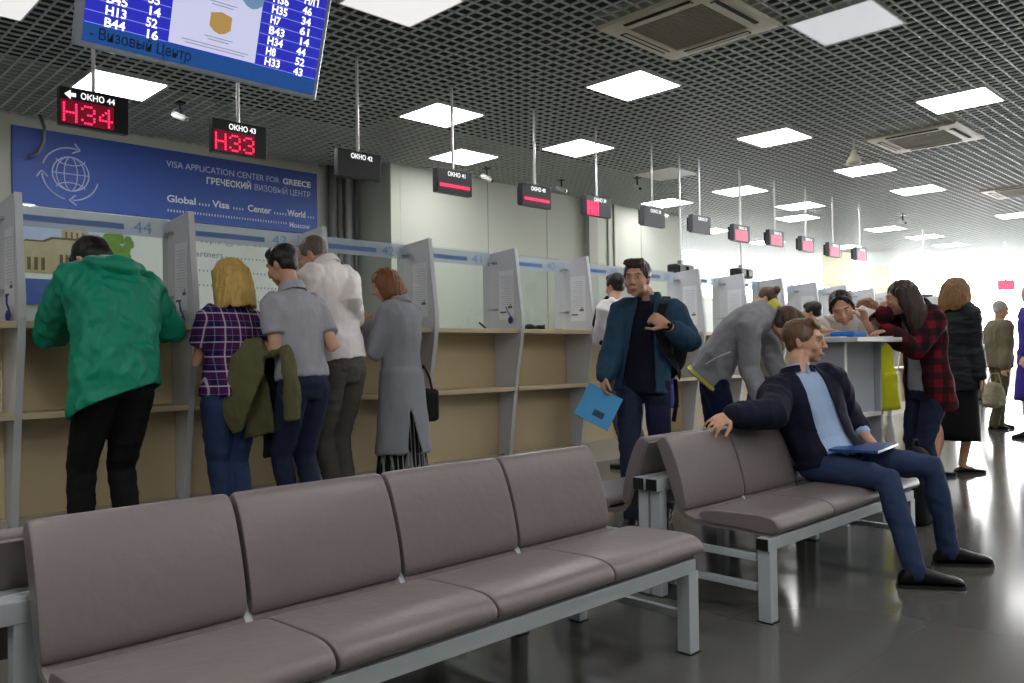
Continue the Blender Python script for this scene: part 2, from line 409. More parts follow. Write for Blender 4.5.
# ---------------------------------------------------------------- banner with lettering
def banner():
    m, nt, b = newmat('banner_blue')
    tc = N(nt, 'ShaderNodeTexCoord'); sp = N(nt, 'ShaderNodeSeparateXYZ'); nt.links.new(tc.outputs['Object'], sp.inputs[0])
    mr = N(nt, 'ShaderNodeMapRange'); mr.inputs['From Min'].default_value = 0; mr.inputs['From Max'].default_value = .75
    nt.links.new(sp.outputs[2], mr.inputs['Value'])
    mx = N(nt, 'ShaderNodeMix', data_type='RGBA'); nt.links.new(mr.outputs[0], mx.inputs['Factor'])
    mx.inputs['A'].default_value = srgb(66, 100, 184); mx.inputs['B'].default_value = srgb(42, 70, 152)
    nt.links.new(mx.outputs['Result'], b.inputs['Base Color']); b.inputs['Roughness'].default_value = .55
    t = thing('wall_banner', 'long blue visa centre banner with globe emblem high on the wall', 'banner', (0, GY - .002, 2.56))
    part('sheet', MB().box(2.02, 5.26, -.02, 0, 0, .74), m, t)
    m_let = mat('banner_pale', srgb(186, 198, 236), .6); m_w = mat('banner_white', srgb(226, 232, 245), .6)
    y = -.024; x, u = (1, 0, 0), (0, 0, 1)
    for txt, sz, px, pz, ft, bo, mm in (('VISA APPLICATION CENTER FOR ', .095, 3.45, .56, 1.31, .0008, m_let), ('ВИЗОВЫЙ ЦЕНТР', .095, 4.44, .44, .72, .0008, m_let), ('GREECE', .095, 4.80, .56, .37, .003, m_w), ('ГРЕЧЕСКИЙ', .095, 3.88, .44, .52, .003, m_w),
      ('Global', .105, 3.45, .19, .31, .0025, m_w), ('Visa', .105, 3.95, .19, .2, .0025, m_w), ('Center', .105, 4.36, .19, .29, .0025, m_w), ('World', .105, 4.86, .19, .24, .0025, m_w), ('Moscow', .085, 4.88, .06, .27, .001, m_w)):
        L = MB(); text_on(L, txt, sz, (px, y, pz), x, u, fit=ft, bold=bo); part('lettering', L, mm, t)
    W = MB()
    for x0, k in ((3.80, 4), (4.19, 4), (4.69, 5), (5.13, 3)):
        for i in range(k): W.box(x0 + i * .035, x0 + i * .035 + .012, y, y + .004, .19, .215)
    for i in range(44): W.box(3.46 + i * .032, 3.46 + i * .032 + .011, y, y + .004, .085, .11)
    part('dot_pattern', W, m_w, t)
    G = MB(); c = V((2.52, y, .345)); R = .165
    def arc(fn, a0, a1, k=24, r=.0075):
        G.tube([fn(a0 + (a1 - a0) * i / k) for i in range(k + 1)], r, 5, dome=False)
    arc(lambda a: c + V((R * math.cos(a), 0, R * math.sin(a))), 0, 2 * math.pi, 40)
    for e in (.36, .78): arc(lambda a: c + V((R * e * math.cos(a), 0, R * math.sin(a))), 0, 2 * math.pi, 36, .006)
    G.tube([c - V((R, 0, 0)), c + V((R, 0, 0))], .006, 5, dome=False)
    for s in (1, -1): arc(lambda a: c + V((R * .78 * math.cos(a), 0, s * (.14 - .055 * math.sin(a)))), 0, math.pi, 14, .006)
    Q = .255
    for a0, a1 in ((2.85, 1.35), (.1 - .35, -1.5), (4.5, 3.25)):
        arc(lambda a: c + V((Q * math.cos(a), 0, Q * math.sin(a))), a0, a1, 22, .008)
        e = c + V((Q * math.cos(a1), 0, Q * math.sin(a1))); tn = V((math.sin(a1), 0, -math.cos(a1)))
        rad = V((math.cos(a1), 0, math.sin(a1)))
        for s in (1, -1): G.tube([e + tn * .03, e - tn * .03 + rad * s * .05], .008, 5, dome=False)
    part('globe_emblem', G, m_let, t)
banner()

# poster with a stone church, and the white board with its small print
t = thing('church_picture', 'wall poster of a pale stone church under a blue sky', 'poster', (0, GY - .002, 1.62))
part('sheet', MB().box(2.0, 3.62, -.015, 0, 0, .94), mat('poster_white', srgb(232, 236, 232), .6), t)
part('sky', MB().box(2.02, 3.08, -.018, -.014, .30, .86), mat('poster_sky', srgb(186, 202, 232), .7, var=.12, vscale=2.5), t)
st = MB()
def prof(pts, y0, y1): st.prism([V((a, y1, b)) for a, b in pts], (0, y0 - y1, 0))
prof([(2.06, .30), (2.06, .56), (2.13, .60), (2.29, .60), (2.36, .635), (2.62, .635), (2.70, .575), (2.88, .565), (2.88, .30)], -.021, -.018)
prof([(2.44, .62), (2.44, .725), (2.47, .755), (2.56, .77), (2.65, .755), (2.68, .725), (2.68, .62)], -.022, -.018)
part('church', st, mat('poster_stone', srgb(188, 176, 142), .8, var=.22, vscale=14), t)
dk = MB()
for x0 in (2.14, 2.20, 2.26): dk.box(x0, x0 + .03, -.0235, -.02, .33, .45)
for x0 in (2.42, 2.47, 2.52): dk.box(x0, x0 + .028, -.0235, -.02, .34, .49)
for x0 in (2.47, 2.52, 2.57, 2.62): dk.box(x0, x0 + .016, -.0235, -.02, .655, .715)
dk.prism([V((2.04, -.0205, .565)), V((2.13, -.0205, .60)), V((2.29, -.0205, .60)), V((2.36, -.0205, .635)), V((2.64, -.0205, .635)), V((2.72, -.0205, .57)), V((2.90, -.0205, .56)), V((2.90, -.0205, .575)), V((2.72, -.0205, .59)), V((2.64, -.0205, .655)), V((2.35, -.0205, .655)), V((2.27, -.0205, .615)), V((2.13, -.0205, .615))], (0, -.003, 0))
part('roofs_and_openings', dk, mat('poster_brown', srgb(104, 92, 66), .8), t)
tr = MB()
rr = random.Random(3)
for i in range(60):
    a = rr.random() * 6.28; q = rr.random() ** .5
    tr.ell((2.92 + .14 * q * math.cos(a) + .03, -.019, .62 + .15 * q * math.sin(a)), ((.04, 0, 0), (0, .003, 0), (0, 0, .035)), 7, 4)
part('tree', tr, mat('poster_leaf', srgb(112, 150, 58), .8, var=.35, vscale=18), t)
part('blue_strip', MB().box(2.02, 2.86, -.018, -.014, .0, .245), mat('poster_blue', srgb(74, 98, 172), .7), t)
t = thing('information_sign', 'white wall board with fine lines of print under the banner', 'board', (0, GY - .002, 1.35))
part('sheet', MB().box(3.66, 5.26, -.015, 0, 0, 1.2), mat('poster_white', srgb(232, 236, 232), .6), t)
L = MB()
text_on(L, 'People @ the Center', .10, (3.74, -.019, 1.0), (1, 0, 0), (0, 0, 1), fit=.98)
text_on(L, 'Partners', .10, (3.70, -.019, .84), (1, 0, 0), (0, 0, 1), fit=.36)
for r, (x0, x1) in enumerate(((4.75, 5.2), (4.1, 5.2), (3.75, 5.2), (3.75, 5.2), (4.3, 5.2))):
    z = 1.0 - r * .16; x_ = x0
    while x_ < x1: L.box(x_, x_ + .012, -.019, -.015, z, z + .022); x_ += .045
part('print', L, mat('print_grey', srgb(150, 158, 172), .7), t)

# ---------------------------------------------------------------- big information screen
t = thing('information_screen', 'large blue ticket queue screen hanging tilted from the ceiling, top left', 'screen', (1.325, 4.40, CAMH + 1.59))
t.rotation_euler = (math.radians(19), 0, 0)
W_, H_ = 1.30, .73
m_scr = emis('screen_blue', srgb(34, 38, 168), .55)
b = MB().box(-.03, W_ + .03, 0, .07, -.03, H_ + .03, bev=.008)
part('housing', b, mat('screen_silver', srgb(168, 176, 184), .35, metal=.4), t)
part('picture', MB().box(0, W_, -.004, .0, 0, H_), m_scr, t)
part('footer_band', MB().box(0, W_, -.006, -.003, 0, .088), emis('screen_teal', srgb(18, 68, 132), .5), t)
ln = MB()
for c0, c1 in ((0.0, .41), (.91, W_)):
    for i in range(11): z = .092 + i * .058; ln.box(c0, c1, -.0065, -.003, z, z + .0035)
part('row_lines', ln, emis('screen_line', srgb(120, 130, 210), .6), t)
part('white_page', MB().box(.415, .905, -.007, -.003, .095, H_), emis('screen_page', srgb(178, 180, 206), .62), t)
X_, U_ = (1, 0, 0), (0, 0, 1); m_qw = emis('screen_white', (.9, .92, 1, 1), .8)
for i, (a, c) in enumerate([('B44', '16'), ('H13', '52'), ('B45', '14'), ('', '55')]):
    z = .104 + i * .058; tx = MB()
    if a: text_on(tx, a, .062, (.09, -.008, z - .012), X_, U_, fit=.10, bold=.0015)
    text_on(tx, c, .062, (.29, -.008, z - .016), X_, U_, fit=.057, bold=.0015); part('queue_number', tx, m_qw, t)
for i, (a, c) in enumerate([('H33', '43'), ('H8', '52'), ('H34', '44'), ('B43', '14'), ('H7', '61'), ('H35', '34'), ('H36', '46'), ('H35', 'Н/П'), ('', '34')]):
    z = .104 + i * .058; tx = MB()
    if a: text_on(tx, a, .060, (.96, -.008, z), X_, U_, fit=.095 if len(a) > 2 else .06, bold=.0015)
    text_on(tx, c, .060, (1.15, -.008, z - .014), X_, U_, fit=.06 if len(c) < 3 else .09, bold=.0015); part('queue_number', tx, m_qw, t)
tx = MB()
text_on(tx, '- Визовый Центр', .078, (.03, -.008, .022), X_, U_, fit=.51, bold=.0006)
part('footer_lettering', tx, mat('screen_dark', srgb(8, 22, 60), .5), t)
def shield(cx, cz, r): ic.prism([V((cx + a * r, -.009, cz + q * r)) for a, q in ((-1, .7), (-1, -.45), (-.5, -.85), (0, -1), (.5, -.85), (1, -.45), (1, .7), (0, .95))], (0, .003, 0))
ic = MB(); shield(.68, .26, .06); shield(.68, .44, .06); part('crest_gold', ic, emis('crest_gold', srgb(160, 128, 70), .55), t)
ic = MB(); shield(.845, .44, .062); shield(.53, .45, .055); part('crest_blue', ic, emis('crest_blue', srgb(96, 130, 160), .55), t)
ic = MB()
for z, a, c in ((.175, .60, .76), (.16, .62, .74), (.13, .48, .86), (.115, .50, .84), (.36, .6, .76), (.345, .62, .74)): ic.box(a, c, -.0085, -.006, z, z + .005)
part('small_print', ic, emis('screen_print', srgb(130, 130, 160), .5), t)
for x_ in (.28, 1.03):
    part('bracket', MB().box(x_ - .03, x_ + .03, .07, .11, .2, H_ + .12), m_dark, t)
# ================================================================ service counter with its fins, glass and signs
BAY0, PITCH = 1.215, .966
m_fin = mat('fin_grey', srgb(206, 208, 216), .55)
m_edge = mat('fin_edge', srgb(196, 200, 202), .5)
m_wood = mat('counter_wood', srgb(214, 194, 156), .5, var=.06, vscale=2.5)
m_wtop = mat('counter_top', srgb(196, 180, 148), .45)
m_plinth = mat('counter_plinth', srgb(176, 168, 150), .6)
m_clip = mat('clip_steel', (.4, .4, .42, 1), .3, metal=.8)
NB = 17
def glass_mat():
    m = bpy.data.materials.new('clear_glass'); m.use_nodes = True; nt = m.node_tree; nt.nodes.clear()
    out = N(nt, 'ShaderNodeOutputMaterial'); tr = N(nt, 'ShaderNodeBsdfTransparent'); gl = N(nt, 'ShaderNodeBsdfGlossy'); mx = N(nt, 'ShaderNodeMixShader'); lw = N(nt, 'ShaderNodeLayerWeight')
    pw = N(nt, 'ShaderNodeMath', operation='POWER'); ma = N(nt, 'ShaderNodeMath', operation='MULTIPLY_ADD')
    gl.inputs['Roughness'].default_value = .02; tr.inputs['Color'].default_value = (.95, .98, .97, 1)
    pw.inputs[1].default_value = 4; ma.inputs[1].default_value = .5; ma.inputs[2].default_value = .035
    nt.links.new(lw.outputs['Facing'], pw.inputs[0]); nt.links.new(pw.outputs[0], ma.inputs[0]); nt.links.new(ma.outputs[0], mx.inputs[0]); nt.links.new(tr.outputs[0], mx.inputs[1]); nt.links.new(gl.outputs[0], mx.inputs[2]); nt.links.new(mx.outputs[0], out.inputs[0])
    return m
def frost_mat(name, col, a):
    m, nt, b = newmat(name); b.inputs['Base Color'].default_value = col; b.inputs['Alpha'].default_value = a; b.inputs['Roughness'].default_value = .4
    MATS[name] = m
    return m
m_glass = glass_mat()
m_frost = frost_mat('frosted_band', srgb(200, 214, 228), .5)
m_fstr = frost_mat('blue_stripe', srgb(96, 128, 184), .92)
FY, GLY = 5.10, 5.45

def fin_outline(x):
    """side outline of a fin: bulges at worktop height, draws back below and above"""
    fr = [(5.26, 0), (5.225, .25), (5.18, .6), (5.125, .95), (5.075, 1.2), (5.055, 1.33), (5.06, 1.45), (5.09, 1.65), (5.115, 1.87), (5.135, 2.025)]
    return [V((x, y, z)) for y, z in fr] + [V((x, GLY + .1, 1.99)), V((x, GLY + .1, 0))]
def fin(k, label):
    x = BAY0 + k * PITCH
    t = thing('counter_fin', label, 'counter partition', (x, 5.2, 0), 'grey partitions between the service windows')
    o = V((x, 5.2, 0))
    part('panel', MB().prism(fin_outline(x - .016), (.032, 0, 0)), m_fin, t, wo=o)
    e = MB(); pf = fin_outline(x - .019)[:10]
    e.loft([[p + V((0, -.004, 0)), p + V((.038, -.004, 0)), p + V((.038, .012, 0)), p + V((0, .012, 0))] for p in pf])
    part('edge_band', e, m_edge, t, wo=o)
    c = MB()
    for z in (1.90, 1.48): c.box(x - .04, x - .016, GLY - .09, GLY - .05, z, z + .02).box(x - .045, x - .03, GLY - .06, GLY + .01, z + .004, z + .016)
    part('glass_clip', c, m_clip, t, wo=o)
FIN_L = ['grey counter partition at the left edge, beside the person in green', 'grey counter partition between the person in green and the blonde woman', 'grey counter partition hidden behind the man in the white shirt', 'grey counter partition just right of the woman in the grey coat',
 'grey counter partition with a blue pen holder on its face', 'grey counter partition right of the black bag on the worktop', 'grey counter partition left of the man in the blue jacket, behind the white hoodie',
 'grey counter partition right of the shoulder of the man in the blue jacket', 'grey counter partition above the back of the bent man in grey', 'grey counter partition behind the head with the hair bun'] + [f'grey counter partition far along the counter, {w} beyond the hair bun' for w in ('first', 'second', 'third', 'fourth', 'fifth', 'sixth', 'seventh')]
for k in range(NB): fin(k, FIN_L[k])

BAY_L = ['counter bay left of the first partition, cut by the left edge', 'counter bay where the person in green is writing', 'counter bay where the blonde woman and the man in the grey polo stand', 'counter bay where the woman in the grey coat stands',
 'empty wooden counter bay under the window with the pen', 'empty wooden counter bay with a black bag on top', 'counter bay where the person in the white hoodie stands'] + [f'wooden counter bay {w} to the right of the white hoodie' for w in ('first', 'second', 'third', 'fourth', 'fifth', 'sixth', 'seventh', 'eighth', 'ninth', 'tenth', 'eleventh')]
for k in range(NB):
    x1 = BAY0 + k * PITCH - .0195; x0 = x1 - PITCH + .039
    t = thing('counter_bay', BAY_L[k], 'counter', ((x0 + x1) / 2, 5.25, 0), 'wooden counter bays'); o = V(((x0 + x1) / 2, 5.25, 0))
    part('worktop', MB().box(x0, x1, 5.085, 5.9, 1.27, 1.31, bev=.004), m_wtop, t, wo=o)
    part('shelf', MB().box(x0, x1, 5.135, 5.40, .765, .80, bev=.003), m_wtop, t, wo=o)
    part('upper_panel', MB().box(x0, x1, 5.40, 5.42, .80, 1.27), m_wood, t, wo=o)
    part('lower_panel', MB().box(x0, x1, 5.36, 5.38, .18, .765), m_wood, t, wo=o)
    part('plinth', MB().box(x0, x1, 5.29, 5.33, 0, .20), m_plinth, t, wo=o)
    # glass with its printed band
    num = 45 - k
    if x1 < 12.8:
        g = thing('glass_screen', ('glass screen with the printed window number %d above the counter' % num) , 'glass screen', ((x0 + x1) / 2, GLY, 1.31), 'glass screens of the service windows'); o = V(((x0 + x1) / 2, GLY, 1.31))
        part('pane', MB().box(x0 + .002, x1 - .002, GLY - .003, GLY + .003, 1.312, 2.02), m_glass, g, wo=o)
        part('printed_band', MB().box(x0 + .002, x1 - .002, GLY - .0045, GLY - .0035, 1.885, 2.005), m_frost, g, wo=o)
        part('stripe', MB().box(x0 + .002, x0 + (x1 - x0) * .70, GLY - .006, GLY - .005, 1.918, 1.955), m_fstr, g, wo=o)
        tx = MB(); text_on(tx, str(num), .105, (x0 + (x1 - x0) * .76, GLY - .006, 1.905), (1, 0, 0), (0, 0, 1), fit=.115)
        part('window_number', tx, m_fstr, g, wo=o)

# notices taped on the fins
NOTE_L = ['the partition at the left edge', 'the partition between the green jacket and the blonde woman', 'the partition behind the man in the white shirt', 'the partition right of the woman in the grey coat', 'the partition with the blue pen holder', 'the partition right of the black bag', 'the partition left of the man in the denim jacket',
 'the partition right of the man in the denim jacket', 'the partition above the bent man in grey', 'the partition behind the hair bun', 'the first partition beyond the hair bun']
m_paper = mat('paper', srgb(226, 228, 236), .7)
m_ink = mat('ink_grey', srgb(194, 197, 206), .8); m_ink2 = mat('ink_dark', srgb(96, 100, 118), .8)
for k in range(11):
    x = BAY0 + k * PITCH - .019
    t = thing('paper_notice', 'white printed notice on ' + NOTE_L[k], 'notice', (x, 5.24, 1.62), 'printed notices on the partitions')
    part('sheet', MB().box(-.002, .0, -.095, .095, -.22, .215), m_paper, t)
    a = MB()
    for i in range(15):
        z = .16 - i * .018; a.box(-.0035, -.002, -.07, .075 - (i * 37 % 5) * .012, z, z + .005)
    part('print', a, m_ink, t)
    a = MB().box(-.0035, -.002, -.075, -.02, -.125, -.105).box(-.0035, -.002, .0, .08, -.165, -.15).box(-.0035, -.002, -.06, -.045, -.1, -.085)
    part('stamp', a, m_ink2, t)
# corded pen holders
m_navy = mat('pen_blue', srgb(34, 36, 110), .4)
for k, lab in ((0, 'blue pen holder on a cord on the partition at the left edge'), (4, 'blue pen holder on a cord below the notice, window 41'), (1, 'blue pen holder beside the elbow of the green jacket')):
    x = BAY0 + k * PITCH - .03
    t = thing('pen_holder', lab, 'pen holder', (x, 5.2, 1.4), 'corded pen holders')
    dz = {0: -.05, 4: 0, 1: -.06}[k]
    part('holder', MB().ell((-.012, -.03, -.01 + dz), ((.014, 0, 0), (0, .026, .006), (0, -.006, .034)), 12, 8), m_navy, t, smooth=True)
    part('cord', MB().tube([(-.006, -.03, .02 + dz), (-.012, .0, .06 + dz), (-.004, .035, .11 + dz)], .005, 6), m_navy, t, smooth=True)
# small things on the worktop
WT = 1.311
t = thing('black_bag', 'small crumpled black bag lying on the worktop', 'bag', (5.40, 5.33, WT), None)
b = MB()
for i in range(9):
    a = i * .045 - .2; b.ell((a, .02 * math.sin(i * 2.1), .022 + .008 * math.sin(i * 1.7)), ((.05, 0, 0), (0, .05, 0), (0, 0, .022 + .006 * math.cos(i * 2.6))), 10, 6)
part('body', b, mat('black_cloth', (.01, .01, .011, 1), .8), t, smooth=True)
part('strap', MB().tube([(.2, 0, .03), (.25, .01, .05), (.27, .02, .02), (.2, .03, .012)], .008, 6), mat('black_cloth', (.01, .01, .011, 1), .8), t, smooth=True)
t = thing('ballpoint_pen', 'dark pen standing askew at the foot of the partition with the blue pen holder', 'pen', (4.86, 5.3, WT + .004))
part('barrel', MB().tube([(0, 0, .006), (-.07, 0, .05)], .009, 8), m_blk, t); part('tip', MB().tube([(0.0, 0, .006), (.012, 0, .0)], .004, 6), m_clip, t)
single('ballpoint_pen', MB().tube([(-.06, 0, .006), (.07, .02, .006)], .006, 8), m_blk, 'dark pen lying flat on the worktop right of the black bag', 'pen', (5.8, 5.3, WT))
single('paper_sheet', MB().box(-.11, .11, -.08, .08, 0, .004), m_paper, 'white sheets lying on the worktop at window 41', 'paper', (4.3, 5.3, WT))
# staff side: desk with heaps of paper behind the first windows
t = thing('staff_desk', 'long staff desk behind the glass of the first windows', 'desk', (2.6, 6.2, 0))
part('desktop', MB().box(-1.6, 1.5, -.25, .35, .98, 1.02), m_wtop, t); part('modesty_panel', MB().box(-1.55, 1.45, .25, .28, 0, .98), m_fin, t)
rr = random.Random(11)
m_lilac = mat('paper_lilac', srgb(206, 204, 226), .7)
for i in range(7):
    h = .20 + .07 * rr.random()
    b = MB()
    for j in range(6): b.box(-.11, .11, -.15, .15, j * h / 6, (j + 1) * h / 6 - .002, M=Matrix.Rotation((rr.random() - .5) * .5, 4, 'Z'))
    single('paper_stack', b, m_paper if i % 2 else m_lilac, ['stack of papers behind the glass left of the green jacket, %s from the left' % w for w in ('first', 'second', 'third', 'fourth')][i] if i < 4 else 'stack of papers on the staff desk hidden behind the people at the counter', 'papers', (1.45 + i * .25, 6.1 + .1 * rr.random(), 1.022), 'paper stacks on the staff desk')

# ---------------------------------------------------------------- window number signs on rods
m_sign = mat('sign_black', srgb(34, 34, 38), .35)
m_sign_glare = mat('sign_black_glare', srgb(72, 74, 82), .35)  # black housing lightened in colour to stand in for glare on far signs
m_led = emis('led_red', srgb(255, 40, 84), 1.5)
m_ledbg = emis('led_glow', srgb(120, 6, 34), .35)
m_pink = emis('led_washed', srgb(226, 96, 120), .8)
m_swh = emis('sign_white', (.85, .85, .85, 1), .75)
m_rod = mat('rod_white', srgb(250, 250, 250), .3, metal=.55, spec=.8)
FONT57 = {'H': '10001 10001 10001 11111 10001 10001 10001', '3': '01110 10001 00001 00110 00001 10001 01110', '4': '00010 00110 01010 10010 11111 00010 00010', 'blk': '10101 10101 11111 11111 10101 10101 10101'}
def led(mb, s, x0, z0, ph, y=-.006):
    for ci, ch in enumerate(s):
        for r, row in enumerate(FONT57[ch].split()):
            for c, q in enumerate(row):
                if q == '1':
                    cx, cz = x0 + (ci * 6 + c) * ph, z0 + (6 - r) * ph
                    mb.prism([V((cx + .0068 * math.cos(a), y, cz + .0068 * math.sin(a))) for a in [i * math.pi / 4 for i in range(8)]], (0, .004, 0))
SX = dict(zip(range(44, 31, -1), [(1.716, 2.645), (2.672, 2.633), (3.672, 2.60), (4.656, 2.60), (5.69, 2.607), (6.62, 2.615), (7.60, 2.608), (8.56, 2.62), (9.49, 2.60), (10.41, 2.618), (11.33, 2.614), (12.21, 2.598), (13.19, 2.61)]))
SIGNS = {44: 'H34', 43: 'H33', 42: None, 41: '-', 40: '-', 39: 'blk', 38: None, 37: None, 36: 'fill', 35: 'fill', 34: 'fill', 33: 'fill', 32: 'fill'}
for n_, show in SIGNS.items():
    x, zc = SX[n_]; hh = .116 if n_ > 42 else .106
    lab = {'H34': 'black hanging sign for window 44 with red H34', 'H33': 'black hanging sign for window 43 with red H33'}.get(show)
    if not lab: lab = {None: 'blank dark hanging sign for window %d', '-': 'black hanging sign for window %d with a row of red dashes', 'blk': 'black hanging sign for window %d with a block of red dots', 'fill': 'hanging sign for window %d with a washed-out red display'}[show] % n_
    t = thing('window_sign', lab, 'sign', (x, 5.45, zc), 'hanging window number signs')
    part('housing', MB().box(-.2, .2, 0, .06, -hh, hh, bev=.004), m_sign if n_ > 39 else m_sign_glare, t)
    part('back_box', MB().box(-.16, .1, .06, .11, -.08, .08), m_blk, t)
    part('hanging_rod', MB().tube([(0, .03, hh), (0, .03, CEIL - zc + .05)], .0125 if n_ > 39 else .011, 10, dome=False), m_rod, t)
    tx = MB()
    text_on(tx, 'ОКНО %d' % n_, .052, (-.085, -.004, hh - .06), (1, 0, 0), (0, 0, 1), fit=.20, bold=.001)
    if n_ == 44: tx.prism([V((a, -.004, b)) for a, b in ((-.175, .072), (-.14, .1), (-.14, .083), (-.11, .083), (-.11, .061), (-.14, .061), (-.14, .044))], (0, .003, 0))
    part('header_lettering', tx, m_swh, t)
    if show in ('H34', 'H33'):
        part('display_field', MB().box(-.195, .11, -.003, 0, -.105, .04), m_ledbg, t)
        for ci, ch in enumerate(show): d = MB(); led(d, ch, -.178 + ci * 6 * .0172, -.09, .0172); part('led_digit', d, m_led, t)
    elif show == '-':
        part('display_field', MB().box(-.18, .17, -.003, 0, -.065, -.015), m_ledbg, t)
        d = MB()
        for i in range(22):
            for r in (0, 1): d.box(-.172 + i * .0155, -.172 + i * .0155 + .011, -.007, -.003, -.05 + r * .012, -.041 + r * .012)
        part('led_digits', d, m_led, t)
    elif show == 'blk':
        part('display_field', MB().box(-.195, -.01, -.003, 0, -.105, .045), m_ledbg, t)
        d = MB()
        for c in range(10):
            for r in range(8):
                if r in (3, 4) or c % 3 != 2: d.box(-.19 + c * .018, -.19 + c * .018 + .0145, -.007, -.003, -.1 + r * .018, -.1 + r * .018 + .0145)
        part('led_digits', d, m_led, t)
    elif show == 'fill':
        d = MB()
        for r in range(7): d.box(-.165, .13, -.007, -.001, -.095 + r * .019, -.095 + r * .019 + .015)
        part('led_digits', d, m_pink, t)
# dark lamp heads on rods over the far windows
for x, y, zz, lab in ((8.32, 5.6, 2.08, 'dark speaker box on a white rod below the window 37 sign'), (9.72, 5.6, 2.12, 'dark speaker box on a white rod below the window 36 sign')):
    t = thing('hanging_speaker', lab, 'speaker', (x, y, zz), 'dark speaker boxes on rods')
    part('hanging_rod', MB().tube([(0, 0, .05), (0, 0, CEIL - zz + .05)], .012, 8, dome=False), m_rod, t)
    b = MB().box(-.19, .19, -.07, .07, -.08, .05, bev=.02).box(-.15, -.03, -.09, -.06, -.06, .03, bev=.008).box(.03, .15, -.09, -.06, -.06, .03, bev=.008)
    part('cabinet', b, m_sign, t); part('clamp', MB().box(-.03, .03, -.03, .03, .04, .1), m_clip, t)
# far signs over the aisle
t = thing('red_sign', 'far small red lit sign near the right edge', 'sign', tuple(P(1006, 285, 18)))
part('housing', MB().box(-.16, .16, -.02, .05, -.11, .11), m_sign_glare, t)
part('display', MB().box(-.15, .15, -.03, -.02, -.10, .10), emis('far_red', srgb(230, 90, 120), .8), t)
part('hanging_rod', MB().tube([(0, .02, .11), (0, .02, CEIL - P(1006, 285, 18).z)], .02, 8, dome=False), m_rod, t)
t.rotation_euler = (0, 0, -1.1)
t = thing('dark_sign', 'far small dark sign right of the plaid woman\'s hair', 'sign', tuple(P(925, 298, 16)))
part('housing', MB().box(-.14, .14, -.02, .08, -.07, .07, bev=.01), m_sign_glare, t)
part('hanging_rod', MB().tube([(0, .02, .07), (0, .02, CEIL - P(925, 298, 16).z)], .018, 8, dome=False), m_rod, t)
t.rotation_euler = (0, 0, -.9)

# ---------------------------------------------------------------- benches
m_lea = mat('leatherette', srgb(119, 109, 110), .36, bump=.18, bscale=30, var=.05, vscale=9, spec=.5)
m_steel = mat('bench_steel', srgb(186, 192, 196), .42, metal=.15)
m_cap = mat('bench_cap', (.008, .008, .008, 1), .4)
PW = .515
def seat_pad(x0, x1, sgn, y0, dz=0):
    """cushion seen from the side, rolled over at the front. sgn -1 faces -Y. y0 = back line"""
    prof = [(.165, .398), (.19, .416), (.25, .420), (.34, .424), (.43, .428), (.50, .425), (.535, .408), (.548, .38), (.535, .358), (.49, .351), (.40, .36), (.30, .36), (.20, .362), (.165, .378)]
    return pad(prof, x0, x1, sgn, y0, dz)
def back_pad(x0, x1, sgn, y0, dz=0):
    prof = [(.085, .392), (.108, .40), (.098, .47), (.075, .56), (.043, .65), (.012, .708), (-.012, .720), (-.036, .712), (-.045, .69), (-.022, .64), (.012, .55), (.04, .47), (.06, .40)]
    return pad(prof, x0, x1, sgn, y0, dz)
def shell(x0, x1, sgn, y0, dz=0):
    """the bent ply shell that carries both cushions"""
    top = [(-.052, .69), (-.03, .64), (.004, .55), (.032, .47), (.058, .40), (.09, .365), (.14, .348), (.25, .345), (.40, .345), (.50, .338)]
    a = [V((0, p, z)) for p, z in top]; n = []
    for i, p in enumerate(a):
        t = (a[min(i + 1, len(a) - 1)] - a[max(0, i - 1)]).normalized(); n.append(V((0, -t.z, t.y)))
    up = [p + q * (.022 if 3 < i < 8 else .012) for i, (p, q) in enumerate(zip(a, n))]
    ol = [V((x0, y0 + sgn * p.y, p.z + dz)) for p in a + up[::-1]]
    return MB().prism(ol, (x1 - x0, 0, 0))
def pad(prof, x0, x1, sgn, y0, dz=0):
    mb = MB(); cy = sum(p[0] for p in prof) / len(prof); cz = sum(p[1] for p in prof) / len(prof)
    rings = []
    w = x1 - x0
    for t, k in ((0, .80), (.004, .90), (.014, .965), (.03, .99), (.06, 1.0), (.5, 1.012), (.94, 1.0), (.97, .99), (.986, .965), (.996, .90), (1, .80)):
        ex = .012 * (1 - abs(2 * t - 1) ** 4)
        rings.append([V((x0 + w * t, y0 + sgn * (cy + (p[0] - cy) * (1 - (1 - k) * .28)), cz + dz + (p[1] - cz) * (1 - (1 - k) * .45))) for p in prof])
    mb.loft(rings)
    return mb
def sub(o, lv=1):
    m = o.modifiers.new('soft', 'SUBSURF'); m.levels = lv; m.render_levels = lv + 1
    return o
